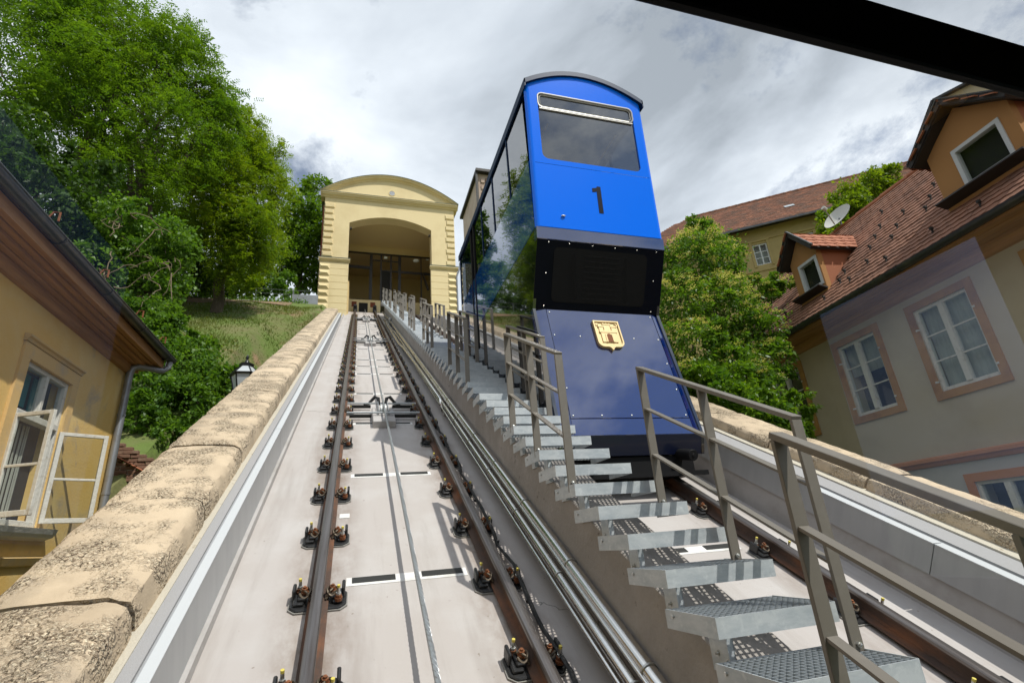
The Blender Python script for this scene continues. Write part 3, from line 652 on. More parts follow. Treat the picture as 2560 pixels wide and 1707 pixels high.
# roof
m = MB(); N_ = 18; xsr = [1.628+(3.472-1.628)*i/N_ for i in range(N_+1)]
y0, y1 = 4.34, 9.17
for a, b in zip(xsr, xsr[1:]):
    q = [(a, roof_z(a, -0.035)), (b, roof_z(b, -0.035)), (b, roof_z(b, 0.045)), (a, roof_z(a, 0.045))]
    m.add([(x, y0, z) for x, z in q]+[(x, y1, z) for x, z in q], [(0, 1, 2, 3), (7, 6, 5, 4), (3, 2, 6, 7), (1, 0, 4, 5)])
part(m, 'roof', 'roof_blue')
for x in (1.628, 3.456): part(MB().box(x, x+0.016, y0, y1, 7.965, 8.093), 'roof_drip_edge', 'roof_blue')
part(MB().box(2.2, 2.9, 6.9, 7.9, 8.33, 8.46), 'roof_box', 'roof_blue', bevel=0.02)
# side walls
DIV = [4.56, 5.40, 6.30, 7.12, 7.76]
for x, sx, nm in ((XL, 1, 'left'), (XR, -1, 'right')):
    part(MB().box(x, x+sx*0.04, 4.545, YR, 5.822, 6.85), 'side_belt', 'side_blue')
    m = MB(); poly = [(4.515, 5.815), (4.515, 5.64), (4.905, 4.86), (4.473, 3.17), (4.54, 2.95), (YR, 5.38), (YR, 5.815)]
    m.prism(poly, lambda u, v, w: (w, u, v), x+sx*0.002, x+sx*0.04); part(m, 'underframe_cover', 'black_gloss')
    for a, b in zip(DIV, DIV[1:]):
        part(MB().add([(x+sx*0.012, a+0.018, 6.852), (x+sx*0.012, b-0.018, 6.852), (x+sx*0.012, b-0.018, 7.975), (x+sx*0.012, a+0.018, 7.975)], [(0, 1, 2, 3)]), 'side_window', 'glass_car')
    for a in DIV[1:-1]: part(MB().box(x, x+sx*0.035, a-0.018, a+0.018, 6.851, 7.975), 'window_mullion', 'roof_blue')
    part(MB().box(x, x+sx*0.04, 4.55, 7.74, 7.976, 8.04), 'cant_rail', 'roof_blue')
    part(MB().box(x-sx*0.008, x+sx*0.05, 7.742, 7.80, 5.40, 8.02), 'door_post', 'black_rubber')
    part(MB().box(x-sx*0.008, x+sx*0.05, 7.985, 8.04, 5.55, 8.02), 'door_post', 'black_rubber')
    part(MB().add([(x+sx*0.02, 7.80, 5.83), (x+sx*0.02, 7.985, 5.83), (x+sx*0.02, 7.985, 8.0), (x+sx*0.02, 7.80, 8.0)], [(0, 1, 2, 3)]), 'door_leaf', 'glass_car')
    part(MB().add([(x+sx*0.012, 8.06, 6.852), (x+sx*0.012, YR-0.05, 6.852), (x+sx*0.012, YR-0.05, 7.975), (x+sx*0.012, 8.06, 7.975)], [(0, 1, 2, 3)]), 'side_window', 'glass_car')
    part(MB().box(x, x+sx*0.04, YR-0.05, YR, 6.851, 8.04), 'rear_post', 'roof_blue')
part(MB().box(XL+0.042, XR-0.042, YR-0.04, YR, 5.4, 6.9).box(XL+0.042, XR-0.042, YR-0.04, YR, 7.9, 8.28), 'rear_wall', 'blue')
part(MB().box(XL+0.045, XR-0.045, 4.56, YR-0.05, 5.80, 5.86), 'floor', 'inside_grey')
part(MB().box(XL+0.05, XR-0.05, 4.55, 4.62, 5.87, 6.80), 'inner_lining', 'inside_light')
for x in (2.02, 3.085):
    part(MB().tube([(x, 4.60, 7.6), (x, 8.9, 7.6)], 0.018, 8), 'yellow_handrail', 'pole_yellow', smooth=True)
    part(MB().tube([(x, 8.9, 6.1), (x, 8.9, 7.6)], 0.018, 8), 'yellow_pole', 'pole_yellow', smooth=True)
part(MB().box(1.80, 3.30, 6.0, 6.45, 5.87, 6.30).box(1.80, 3.30, 6.40, 6.47, 6.3, 6.85), 'bench_seat', 'inside_light', bevel=0.03)
# bevel band, recess, skirt, valance
m = MB().add([(XL, 4.487, 5.803), (XR, 4.487, 5.803), (XR, 4.505, 5.636), (XL, 4.505, 5.636), (XL, 4.60, 5.803), (XR, 4.60, 5.803), (XR, 4.60, 5.636), (XL, 4.60, 5.636)], [(0, 1, 2, 3), (0, 4, 5, 1), (3, 2, 6, 7), (0, 3, 7, 4), (1, 5, 6, 2)]); part(m, 'waist_band', 'navy', bevel=0.006)
A_, B_ = Vector((0, 4.512, 5.634)), Vector((0, 4.905, 4.862)); dR = (A_-B_).normalized(); nR = Vector((0, -dR.z, dR.y)); LR = (A_-B_).length
def rec(x, t, h=0.0): return Vector((x, 0, 0)) + B_ + dR*t + nR*h
m = MB().prism([(XL+0.004, 0), (XR-0.004, 0), (XR-0.004, LR), (XL+0.004, LR)], lambda u, v, w: rec(u, v, w), -0.05, 0.0); part(m, 'recess_panel', 'recess')
m = MB().prism(rrect(1.88, 3.20, 0.10, LR-0.08, 0.07), lambda u, v, w: rec(u, v, w), 0.001, 0.006); part(m, 'recess_window', 'black_rubber')
m = MB()
for z in np.linspace(0.16, LR-0.16, 9): m.bar(rec(2.30, z, 0.0072), rec(2.80, z, 0.0072), 0.0015, 0.0015)
m.bar(rec(2.20, 0.14, 0.0075), rec(2.14, LR-0.16, 0.0075), 0.05, 0.001); m.bar(rec(2.92, 0.14, 0.0075), rec(2.88, LR-0.16, 0.0075), 0.03, 0.001)
stuff(part(m, 'radiator_grille', 'black_rubber'))
A2, B2 = Vector((0, 4.905, 4.86)), Vector((0, 4.473, 3.17)); dS = (A2-B2).normalized(); nS = Vector((0, -dS.z, dS.y)); LS = (A2-B2).length
def sk(x, t, h=0.0): return Vector((x, 0, 0)) + B2 + dS*t + nS*h
SKR = Matrix(((1, 0, 0, 0), (0, dS.y, nS.y, B2.y), (0, dS.z, nS.z, B2.z), (0, 0, 0, 1)))
def skp(mb, name, mt, parent=None, **kw):
    o = mb.build(name, M_[mt], parent or car, M=(None if parent else CI @ SKR), **kw); return o
g_ = 0.0035
skirt = skp(MB().box(1.824+g_, 3.336-g_, 0.205+g_, LS, -0.04, 0), 'skirt_panel', 'navy', bevel=0.003)
skp(MB().box(1.824, 3.336, 0.0, 0.205-g_, -0.04, -0.0005), 'skirt_foot', 'navy', bevel=0.003)
for a, b in ((XL, 1.824-g_), (3.336+g_, XR)):
    lo, hi = (a, b); edge = a if a == XL else b
    m = MB(); pts = [(lo, 0), (hi, 0), (hi, LS), (lo, LS)]
    m.add([(u, v, -0.03 if u == edge else -0.0005) for u, v in pts] + [(u, v, -0.08) for u, v in pts], [(0, 1, 2, 3), (7, 6, 5, 4), (0, 4, 5, 1), (1, 5, 6, 2), (2, 6, 7, 3), (3, 7, 4, 0)])
    skp(m, 'skirt_side', 'navy')
skp(MB().box(XL+0.02, XR-0.02, 0.0, LS-0.01, -0.09, -0.082), 'skirt_backing', 'black_rubber')
bolt_me = MB().ball((0, 0, 0.002), 0.011, 8, 5, sc=(1, 1, 0.5)).mesh('bolt_head', M_['zinc'], smooth=True)
for x, t in [(2.20, 1.337), (2.945, 1.334), (1.86, 1.343), (3.30, 1.332), (1.86, 0.969), (3.30, 0.96), (1.86, 0.592), (3.30, 0.588), (1.86, 0.24), (2.21, 0.24), (2.585, 0.24), (2.963, 0.24), (3.30, 0.24), (1.86, 1.70), (3.30, 1.70)]:
    link('bolt_head', bolt_me, skirt, T(x, t, 0))
for x, t in [(1.80, LR-0.03), (2.08, LR-0.03), (2.40, LR-0.03), (2.72, LR-0.03), (3.04, LR-0.03), (3.33, LR-0.03), (1.79, 0.45), (3.32, 0.45), (1.79, 0.04), (3.32, 0.04)]:
    p = rec(x, t, 0.0); part(MB().ball(p, 0.008, 6, 4), 'bolt_head', 'zinc')
m = MB().prism([(4.474, 3.168), (4.545, 2.955), (4.60, 2.955), (4.60, 3.168)], lambda u, v, w: (w, u, v), XL+0.002, XR-0.002); part(m, 'valance', 'navy_dark')
for x in (1.97, 3.13):
    part(MB().cyl((x, 4.62, 2.97), (x, 4.30, 2.90), 0.062, 18).cyl((x, 4.302, 2.9), (x, 4.292, 2.898), 0.022, 10), 'buffer', 'black_rubber', smooth=True, bevel=0.006)
part(MB().box(1.80, 3.32, 4.58, 4.95, 2.72, 2.95), 'bogie_frame', 'black_rubber', bevel=0.01)
part(MB().bar((1.75, 4.46, 2.73), (3.38, 4.46, 2.73), 0.06, 0.05), 'guard_beam', 'black_rubber')
for x in (1.915, 3.185): part(MB().cyl((x-0.05, 5.15, 3.13), (x+0.05, 5.15, 3.13), 0.26, 24).cyl((x-0.065, 5.15, 3.13), (x+0.065, 5.15, 3.13), 0.09, 12), 'wheel', 'black_iron', smooth=True)
for x in (2.2, 2.9): part(MB().bar((x, 4.75, 2.80), (x, 8.9, 5.05), 0.12, 0.16), 'chassis_beam', 'black_rubber')
# crest on the skirt
def shield(o):
    hx, top, bot = 0.178-o, 0.228-o, -0.175+o
    P = [(-hx, top), (hx, top)]
    P += [(hx, bot+0.075)] + [(hx-0.075+0.075*math.cos(R(-a)), bot+0.075+0.075*math.sin(R(-a))) for a in (20, 45, 70, 90)]
    P += [(0.05, bot), (0.025, bot-0.012), (0.0, bot-0.052), (-0.025, bot-0.012), (-0.05, bot)]
    P += [(-hx+0.075-0.075*math.cos(R(a)), bot+0.075-0.075*math.sin(R(a))) for a in (90, 70, 45, 20)] + [(-hx, bot+0.075)]
    return P
CM = CI @ SKR @ T(2.586, 1.345, 0.0)
crest = MB().prism(shield(0.0), lambda u, v, w: (u, v, w), 0.002, 0.022).build('crest', M_['gold'], car, M=CM)
crest['label'] = 'gold shield emblem with castle towers, star and crescent'
def rim(o0, o1, h0, h1):
    a, b = shield(o0), shield(o1); n = len(a); m = MB()
    m.add([(x, y, h1) for x, y in a]+[(x, y, h1) for x, y in b]+[(x, y, h0) for x, y in a]+[(x, y, h0) for x, y in b],
          [(i, (i+1) % n, n+(i+1) % n, n+i) for i in range(n)] + [(i, 2*n+i, 2*n+(i+1) % n, (i+1) % n) for i in range(n)] + [(n+i, n+(i+1) % n, 3*n+(i+1) % n, 3*n+i) for i in range(n)])
    return m
rim(0.0, 0.018, 0.021, 0.040).build('rim', M_['gold'], crest)
m = MB()
H0, H1 = 0.0215, 0.034
m.box(-0.105, 0.105, -0.10, 0.045, H0, H1).box(-0.12, 0.12, 0.045, 0.070, H0, H1+0.005)
for x, w, t in ((-0.085, 0.028, 0.13), (0.0, 0.045, 0.165), (0.085, 0.028, 0.13)):
    m.box(x-w, x+w, 0.070, t, H0, H1); m.box(x-w-0.012, x+w+0.012, t, t+0.018, H0, H1+0.005)
    for q in (-1, 0, 1): m.box(x+q*w*0.9-0.007, x+q*w*0.9+0.007, t+0.018, t+0.03, H0, H1)
for q in np.linspace(-0.11, 0.11, 8): m.box(q-0.007, q+0.007, 0.07, 0.082, H0, H1+0.002)
m.build('castle', M_['gold'], crest)
for x, mt in ((-0.045, 0), (0.045, 0)): MB().box(x-0.009, x+0.009, -0.10, 0.02, H1+0.0005, H1+0.006).build('gate_post', M_['gold'], crest)
m = MB().prism([(-0.035, -0.1), (0.035, -0.1), (0.035, 0.0), (0.025, 0.02), (0, 0.032), (-0.025, 0.02), (-0.035, 0.0)], lambda u, v, w: (u, v, w), H1+0.0003, H1+0.0012); m.build('gateway', M_['rust'], crest)
m = MB(); st = []
for k in range(12): a = R(90+30*k); r_ = 0.026 if k % 2 == 0 else 0.012; st.append((-0.135+r_*math.cos(a), 0.175+r_*math.sin(a)))
m.prism(st, lambda u, v, w: (u, v, w), H0, H1); m.build('star', M_['gold'], crest)
m = MB(); cr = [(0.125+0.028*math.cos(R(a)), 0.168+0.028*math.sin(R(a))) for a in range(-110, 111, 20)] + [(0.115+0.024*math.cos(R(a)), 0.168+0.022*math.sin(R(a))) for a in range(95, -96, -20)]
m.prism(cr, lambda u, v, w: (u, v, w), H0, H1); m.build('crescent', M_['gold'], crest)

# ================================================================== LOWER CAR (the one the picture is taken from)
LB = Vector((0.0, -0.30, -0.2)); LI = T(*(-LB))
car2 = thing('funicular_car', 'front window of the dark framed lower funicular car, its transom crossing the upper right corner', 'funicular car', T(*LB))
YP = -0.297
def p2(mb, name, mt, **kw): return mb.build(name, M_[mt], car2, M=LI, **kw)
p2(MB().box(-0.834, 0.834, YP-0.004, YP+0.010, 2.752, 2.866), 'window_transom', 'black_rubber', bevel=0.003)
p2(MB().box(-0.91, -0.835, YP-0.04, YP+0.04, 1.0, 3.2), 'front_pillar', 'inside_grey'); p2(MB().box(0.835, 0.91, YP-0.04, YP+0.04, 1.0, 3.2), 'front_pillar', 'inside_grey')
p2(MB().box(-0.834, 0.834, YP-0.04, YP+0.04, 0.9, 1.93), 'front_panel', 'inside_grey')
p2(MB().box(-0.834, 0.834, YP-0.04, YP+0.04, 3.19, 3.36), 'front_header', 'inside_grey')
p2(MB().add([(-0.834, YP, 1.931), (0.834, YP, 1.931), (0.834, YP, 2.751), (-0.834, YP, 2.751)], [(0, 1, 2, 3)]), 'window_pane', 'glass_front')
p2(MB().add([(-0.834, YP, 2.867), (0.834, YP, 2.867), (0.834, YP, 3.189), (-0.834, YP, 3.189)], [(0, 1, 2, 3)]), 'vent_pane', 'glass_front')
p2(MB().box(-0.93, 0.93, -5.05, YP-0.042, 3.24, 3.36), 'roof', 'inside_grey')
p2(MB().box(-0.90, 0.90, -5.0, YP-0.05, 0.82, 0.90), 'floor', 'inside_grey')
for x in (-0.90, 0.86):
    p2(MB().box(x, x+0.04, -5.0, YP-0.042, 0.901, 2.02), 'side_panel', 'inside_grey')
    p2(MB().box(x, x+0.04, -5.0, -1.06, 2.021, 3.239), 'side_panel', 'inside_grey')
    p2(MB().box(x, x+0.04, -1.059, YP-0.042, 2.74, 3.239), 'cant_panel', 'inside_grey')
    p2(MB().add([(x+0.02, -1.059, 2.021), (x+0.02, YP-0.042, 2.021), (x+0.02, YP-0.042, 2.739), (x+0.02, -1.059, 2.739)], [(0, 1, 2, 3)]), 'side_pane', 'glass_side')
p2(MB().box(-0.859, 0.859, -5.0, -4.96, 0.901, 3.239), 'rear_panel', 'inside_grey')
p2(MB().tube([(-0.845, -0.50, 3.03), (-0.845, -2.45, 3.03)], 0.019, 10), 'yellow_handrail', 'pole_yellow', smooth=True)
p2(MB().tube([(0.835, -0.50, 3.03), (0.835, -1.25, 3.03)], 0.019, 10), 'yellow_handrail', 'pole_yellow', smooth=True)

# ================================================================== STATION
SB = Vector((1.47, 29.4, 15.6)); SI = T(*(-SB))
stn = thing('station_building', 'pale yellow upper station with arched gable and wide open portal over the tracks', 'building', T(*SB))
def sp(mb, name, mt, parent=None, **kw): return mb.build(name, M_[mt], parent or stn, M=None if parent else SI, **kw)
F = 29.4; OX0, OX1, SX0, SX1, SC = -1.18, 4.11, -2.75, 5.70, 1.468
def arch_z(x): t = (x-SC)/2.645; return 22.16 + 0.66*(1-t*t)
def gable_z(x): t = (x-SC)/4.52; return 24.12 + 1.86*(1-t*t)
m = MB(); m.box(SX0, OX0, F, F+0.8, 12.5, 23.95).box(OX1, SX1, F, F+0.8, 12.5, 23.95)
NA = 20; ax = [OX0+(OX1-OX0)*i/NA for i in range(NA+1)]
for a, b in zip(ax, ax[1:]):
    m.add([(a, F, arch_z(a)), (b, F, arch_z(b)), (b, F, 23.95), (a, F, 23.95), (a, F+0.8, arch_z(a)), (b, F+0.8, arch_z(b)), (b, F+0.8, 23.95), (a, F+0.8, 23.95)], [(0, 1, 2, 3), (5, 4, 7, 6), (0, 4, 5, 1)])
front = sp(m, 'front_wall', 'station')
m = MB(); gx = [SX0-0.05+(SX1-SX0+0.1)*i/24 for i in range(25)]
for a, b in zip(gx, gx[1:]): m.add([(a, F-0.03, 23.94), (b, F-0.03, 23.94), (b, F-0.03, gable_z(b)-0.1), (a, F-0.03, gable_z(a)-0.1), (a, F+0.8, 23.94), (b, F+0.8, 23.94), (b, F+0.8, gable_z(b)-0.1), (a, F+0.8, gable_z(a)-0.1)], [(0, 1, 2, 3), (5, 4, 7, 6), (3, 2, 6, 7)])
sp(m, 'gable', 'station')
# lower pier facing, 6 cm proud
for a, b in ((SX0-0.07, OX0+0.07), (OX1-0.07, SX1+0.07)):
    for k in range(9):
        z0 = 19.15-0.47*(k+1); sp(MB().box(a, b, F-0.06, F+0.02, z0+0.012, z0+0.47-0.012), 'pier_course', 'station')
    sp(MB().box(a+0.01, b-0.01, F-0.045, F+0.015, 14.9, 19.15), 'pier_backing', 'station')
    cp = MB().prism([(0, 19.15), (-0.10, 19.18), (-0.13, 19.24), (-0.20, 19.29), (-0.20, 19.36), (0.0, 19.40)], lambda u, v, w: (w, F+u, v), a-0.08, b+0.08); sp(cp, 'impost_band', 'station')
    sp(MB().box(a-0.10, b+0.10, F-0.22, F+0.02, 19.37, 19.40), 'band_flashing', 'copper_edge')
# quoins
def block(m, x0, x1, z0, z1, h):
    c = 0.06; m.add([(x0, F, z0), (x1, F, z0), (x1, F, z1), (x0, F, z1), (x0+c, F-h, z0+c), (x1-c, F-h, z0+c), (x1-c, F-h, z1-c), (x0+c, F-h, z1-c)], [(4, 5, 6, 7), (0, 1, 5, 4), (1, 2, 6, 5), (2, 3, 7, 6), (3, 0, 4, 7)])
for k in range(9):
    z0 = 19.47 + k*0.452; w = 0.64 if k % 2 == 0 else 0.56
    m = MB(); block(m, SX0+0.0, SX0+w, z0+0.05, z0+0.40, 0.075); sp(m, 'quoin_block', 'station')
    m = MB(); block(m, SX1-w, SX1-0.0, z0+0.05, z0+0.40, 0.075); sp(m, 'quoin_block', 'station')
for k in range(8):
    z0 = 19.02 - (k+1)*0.455
    for a, b in ((SX0-0.07, SX0+0.55), (SX1-0.55, SX1+0.07)):
        m = MB(); c, y = 0.16, F-0.061
        m.add([(a, y, z0+0.03), (b, y, z0+0.03), (b, y, z0+0.42), (a, y, z0+0.42), (a+0.1, y-0.11, z0+0.21), (b-c, y-0.11, z0+0.21)], [(0, 1, 5, 4), (1, 2, 5), (2, 3, 4, 5), (3, 0, 4)]); sp(m, 'quoin_block', 'station')
# main cornice and arched cornice
cornice = [(0.0, 23.93), (-0.07, 23.95), (-0.10, 24.02), (-0.22, 24.06), (-0.25, 24.13), (-0.31, 24.17), (-0.31, 24.22), (0.0, 24.27)]
sp(MB().prism(cornice, lambda u, v, w: (w, F+u, v), SX0-0.28, SX1+0.28), 'main_cornice', 'station')
sp(MB().box(SX0-0.29, SX1+0.29, F-0.33, F-0.02, 24.225, 24.245), 'cornice_flashing', 'copper_edge')
m = MB(); arc = [(0.0, -0.30), (-0.07, -0.28), (-0.12, -0.20), (-0.24, -0.16), (-0.28, -0.08), (-0.34, -0.05), (-0.34, 0.0), (0.85, 0.0), (0.85, -0.3)]; na = len(arc)
gx2 = [SX0-0.30+(SX1-SX0+0.60)*i/36 for i in range(37)]
def gz2(x): t = (x-SC)/4.53; return 24.25 + 1.75*(1-t*t)
for x in gx2: m.v += [(x, F+u, gz2(x)+v*(1.0 if gz2(x) > 24.5 else 0.3+0.7*max(0, (gz2(x)-24.25)/0.25))) for u, v in arc]
for i in range(36):
    for k in range(na): k2 = (k+1) % na; m.f.append((i*na+k, i*na+k2, (i+1)*na+k2, (i+1)*na+k)); m.m.append(0)
sp(m, 'arched_cornice', 'station')
m = MB()
for a, b in zip(gx2, gx2[1:]): m.add([(a, F-0.37, gz2(a)+0.004), (b, F-0.37, gz2(b)+0.004), (b, F+14, gz2(b)+0.004), (a, F+14, gz2(a)+0.004), (a, F-0.37, gz2(a)+0.03), (b, F-0.37, gz2(b)+0.03), (b, F+14, gz2(b)+0.03), (a, F+14, gz2(a)+0.03)], [(0, 1, 2, 3), (7, 6, 5, 4), (0, 4, 5, 1)])
sp(m, 'roof', 'copper_edge')
sp(MB().cyl((1.49, F-0.05, 24.78), (1.49, F+0.05, 24.78), 0.19, 24), 'round_vent', 'downpipe')
sp(MB().tube([(1.49+0.20*math.cos(a), F-0.04, 24.78+0.20*math.sin(a)) for a in np.linspace(0, 2*math.pi, 25)], 0.025, 6), 'vent_ring', 'station')
# sides, interior
sp(MB().box(SX0, SX0+0.35, F+0.8, F+14, 12.5, 24.2), 'side_wall', 'station'); sp(MB().box(SX1-0.35, SX1, F+0.8, F+14, 12.5, 24.2), 'side_wall', 'station')
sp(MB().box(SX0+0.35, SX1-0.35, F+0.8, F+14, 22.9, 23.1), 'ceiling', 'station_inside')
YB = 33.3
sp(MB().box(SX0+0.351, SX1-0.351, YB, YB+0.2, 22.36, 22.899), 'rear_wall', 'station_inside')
sp(MB().box(-2.39, 5.34, YB-0.03, YB+0.06, 22.26, 22.359), 'glazing_head', 'dark_frame')
for x, w in ((-1.35, 0.08), (0.34, 0.20), (1.04, 0.12), (1.73, 0.12), (2.34, 0.20), (3.9, 0.07), (5.15, 0.12)):
    sp(MB().box(x-w/2, x+w/2, YB-0.06, YB+0.05, 18.35, 22.259), 'mullion', 'dark_frame')
sp(MB().box(0.35, 2.33, YB-0.03, YB+0.03, 21.72, 21.80), 'glazing_bar', 'dark_frame'); sp(MB().box(1.05, 2.33, YB-0.03, YB+0.03, 20.9, 20.98), 'glazing_bar', 'dark_frame')
sp(MB().box(-2.39, 0.33, YB-0.03, YB+0.03, 21.02, 21.24), 'glazing_rail', 'dark_frame'); sp(MB().box(2.35, 5.34, YB-0.03, YB+0.03, 20.84, 21.04), 'glazing_rail', 'dark_frame')
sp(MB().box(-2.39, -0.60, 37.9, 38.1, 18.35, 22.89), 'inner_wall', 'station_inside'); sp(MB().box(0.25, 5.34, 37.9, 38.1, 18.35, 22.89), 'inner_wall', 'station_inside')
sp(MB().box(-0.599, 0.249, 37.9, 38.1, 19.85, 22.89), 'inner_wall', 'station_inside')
sp(MB().box(-0.66, 0.31, 37.85, 37.89, 19.85, 19.95).box(-0.66, -0.58, 37.85, 37.89, 18.4, 19.849).box(0.23, 0.31, 37.85, 37.89, 18.4, 19.849).box(-0.22, -0.14, 37.85, 37.89, 18.4, 19.849), 'rear_window_frame', 'dark_frame')
sp(MB().box(-0.9, 0.33, YB-0.02, YB+0.02, 18.35, 18.6), 'dado_panel', 'room_dark'); sp(MB().box(1.1, 1.68, YB-0.02, YB+0.01, 18.36, 20.89), 'door_leaf', 'room_dark')
YE = 32.75; ZE = deck_z(YE)
sp(MB().box(-1.05, 1.02, YE, YE+0.3, ZE-1, 18.30), 'track_end_wall', 'station'); sp(MB().box(-2.38, 5.34, YE+0.301, 38.6, 18.05, 18.34), 'platform', 'deck')
for x in (-0.72, 0.50): sp(MB().box(x-0.16, x+0.16, YE-0.02, YE+0.01, 17.75, 18.12), 'vent_grille', 'rail_brown')
sp(MB().box(-0.40, 0.18, YE-0.03, YE+0.01, ZE, 18.05), 'cable_opening', 'room_dark')
sp(MB().box(-1.16, -1.05, YE-2.6, YE+0.3, 13.5, 18.3), 'pit_wall', 'station_inside')
sp(MB().box(1.70, 4.2, YE, YE+0.3, ZE-1, 18.30), 'track_end_wall', 'station_inside')
for x in (-0.635, 0.635, 1.915, 3.185): sp(MB().box(x-0.12, x+0.12, YE-0.35, YE-0.02, ZE-0.1, ZE+0.35).cyl((x, YE-0.35, ZE+0.25), (x, YE-0.55, ZE+0.25), 0.08, 10), 'buffer_stop', 'black_iron')
sp(MB().bar((4.0, 30.6, 18.3), (4.0, 33.2, 20.9), 0.12, 0.14), 'stair_beam', 'dark_frame')
for x in (OX0+0.10, OX1-0.10): sp(MB().box(x-0.05, x+0.05, F+0.15, F+0.35, 21.83, 21.93), 'security_camera', 'dark_frame')
sp(MB().box(1.22, 1.46, YB-0.09, YB-0.065, 21.92, 22.10), 'exit_sign', 'white_glow'); sp(MB().box(4.25, 4.45, YB-0.09, YB-0.065, 22.05, 22.15), 'exit_sign', 'white_glow')
m = MB().ball((3.4, 32.2, 21.35), 0.22, 12, 6, sc=(1, 1, 0.35)); sp(m, 'ceiling_lamp', 'white_glow', smooth=True)
sp(MB().tube([(5.72, F-0.12, 13), (5.72, F-0.12, 18.7), (5.80, F-0.15, 18.95), (5.92, F-0.2, 19.25), (5.95, F-0.2, 19.7)], 0.055, 10), 'downpipe', 'downpipe', smooth=True)
sp(MB().tube([(-2.85, F+0.9, 13), (-2.85, F+0.9, 23.9)], 0.06, 8), 'downpipe', 'rail_brown', smooth=True)
# ================================================================== LEFT HOUSE
HB = Vector((-4.2, 6.0, 0.5)); HI = T(*(-HB))
hs = thing('house', 'weathered ochre house with open casement window and wooden eaves left of the parapet', 'house', T(*HB))
def hp(mb, name, mt, parent=None, **kw): return mb.build(name, M_[mt], parent or hs, M=None if parent else HI, **kw)
WXL, WY0, WY1, WZ0_, WZ1_ = -4.2, 6.54, 7.607, 2.75, 4.61
YC = 9.27
m = MB().box(-4.5, WXL, -4, WY0, -1, 5.42).box(-4.5, WXL, WY1, YC, -1, 5.42).box(-4.5, WXL, WY0, WY1, WZ1_, 5.42).box(-4.5, WXL, WY0, WY1, -1, WZ0_)
m.box(-9.5, -4.5, YC-0.3, YC, -1, 5.42); hp(m, 'wall', 'ochre')
# stucco trim
hp(MB().box(WXL, WXL+0.03, WY0-0.16, WY0-0.001, WZ0_-0.001, WZ1_), 'window_surround', 'ochre_trim'); hp(MB().box(WXL, WXL+0.03, WY1+0.001, WY1+0.16, WZ0_-0.001, WZ1_), 'window_surround', 'ochre_trim')
hp(MB().box(WXL, WXL+0.03, WY0-0.16, WY1+0.16, WZ1_+0.001, 4.779), 'window_surround', 'ochre_trim')
hp(MB().prism([(0, 4.781), (0.04, 4.79), (0.05, 4.82), (0.075, 4.835), (0.075, 4.86), (0.0, 4.88)], lambda u, v, w: (WXL+u, w, v), WY0-0.18, WY1+0.18), 'window_hood', 'ochre_trim')
hp(MB().prism([(0, 2.60), (0.10, 2.63), (0.13, 2.67), (0.15, 2.73), (0.0, 2.749)], lambda u, v, w: (WXL+u, w, v), WY0-0.20, WY1+0.22), 'window_sill', 'old_white')
hp(MB().prism([(0, 2.30), (0.04, 2.32), (0.07, 2.40), (0.0, 2.42)], lambda u, v, w: (WXL+u, w, v), -4, YC), 'string_course', 'ochre_trim')
win = hp(MB().box(-4.30, -4.215, WY0, WY0+0.06, WZ0_, WZ1_).box(-4.30, -4.215, WY1-0.06, WY1, WZ0_, WZ1_).box(-4.30, -4.215, WY0+0.06, WY1-0.06, WZ1_-0.06, WZ1_).box(-4.30, -4.215, WY0+0.06, WY1-0.06, WZ0_, WZ0_+0.07).box(-4.31, -4.195, WY0+0.06, WY1-0.06, 3.95, 4.03).box(-4.29, -4.205, 7.045, 7.105, 4.03, WZ1_-0.06), 'window', 'old_white', bevel=0.006)
for a, b in ((WY0+0.06, 7.045), (7.105, WY1-0.06)): MB().add([(-4.262, a, 4.03), (-4.262, b, 4.03), (-4.262, b, WZ1_-0.06), (-4.262, a, WZ1_-0.06)], [(0, 1, 2, 3)]).build('pane', M_['glass_clear'], win)
def casement(hy, ang, wd, name):
    c = MB(); z0, z1 = WZ0_+0.05, 3.95
    c.box(0, 0.05, -0.02, 0.02, z0, z1).box(wd-0.05, wd, -0.02, 0.02, z0, z1).box(0.05, wd-0.05, -0.02, 0.02, z0, z0+0.06).box(0.05, wd-0.05, -0.02, 0.02, z1-0.045, z1).box(0.05, wd-0.05, -0.014, 0.014, 3.33, 3.36)
    Mx = HI @ T(WXL+0.02, hy, 0) @ Matrix.Rotation(ang, 4, 'Z')
    o = c.build(name, M_['old_white'], hs, bevel=0.004, M=Mx)
    MB().add([(0.05, 0, z0+0.06), (wd-0.05, 0, z0+0.06), (wd-0.05, 0, z1-0.045), (0.05, 0, z1-0.045)], [(0, 1, 2, 3)]).build('pane', M_['glass_clear'], o)
casement(WY0+0.02, R(90-112), 0.50, 'open_casement'); casement(WY1-0.02, R(35), 0.54, 'open_casement')
hp(MB().box(-4.42, -4.41, WY0, WY1, WZ0_, WZ1_), 'room_backdrop', 'room_dark')
hp(MB().box(-4.375, -4.365, WY0+0.07, 7.03, 4.14, 4.545), 'roller_blind', 'curtain_teal'); hp(MB().box(-4.375, -4.365, 7.11, 7.35, 4.10, 4.545), 'roller_blind', 'curtain_teal')
m = MB()
for k in range(22):
    y = WY0+0.08+k*0.028; m.box(-4.36+0.012*math.sin(k*1.9), -4.355+0.012*math.sin(k*1.9), y, y+0.026, WZ0_+0.08, 3.94)
stuff(hp(m, 'net_curtain', 'curtain'))
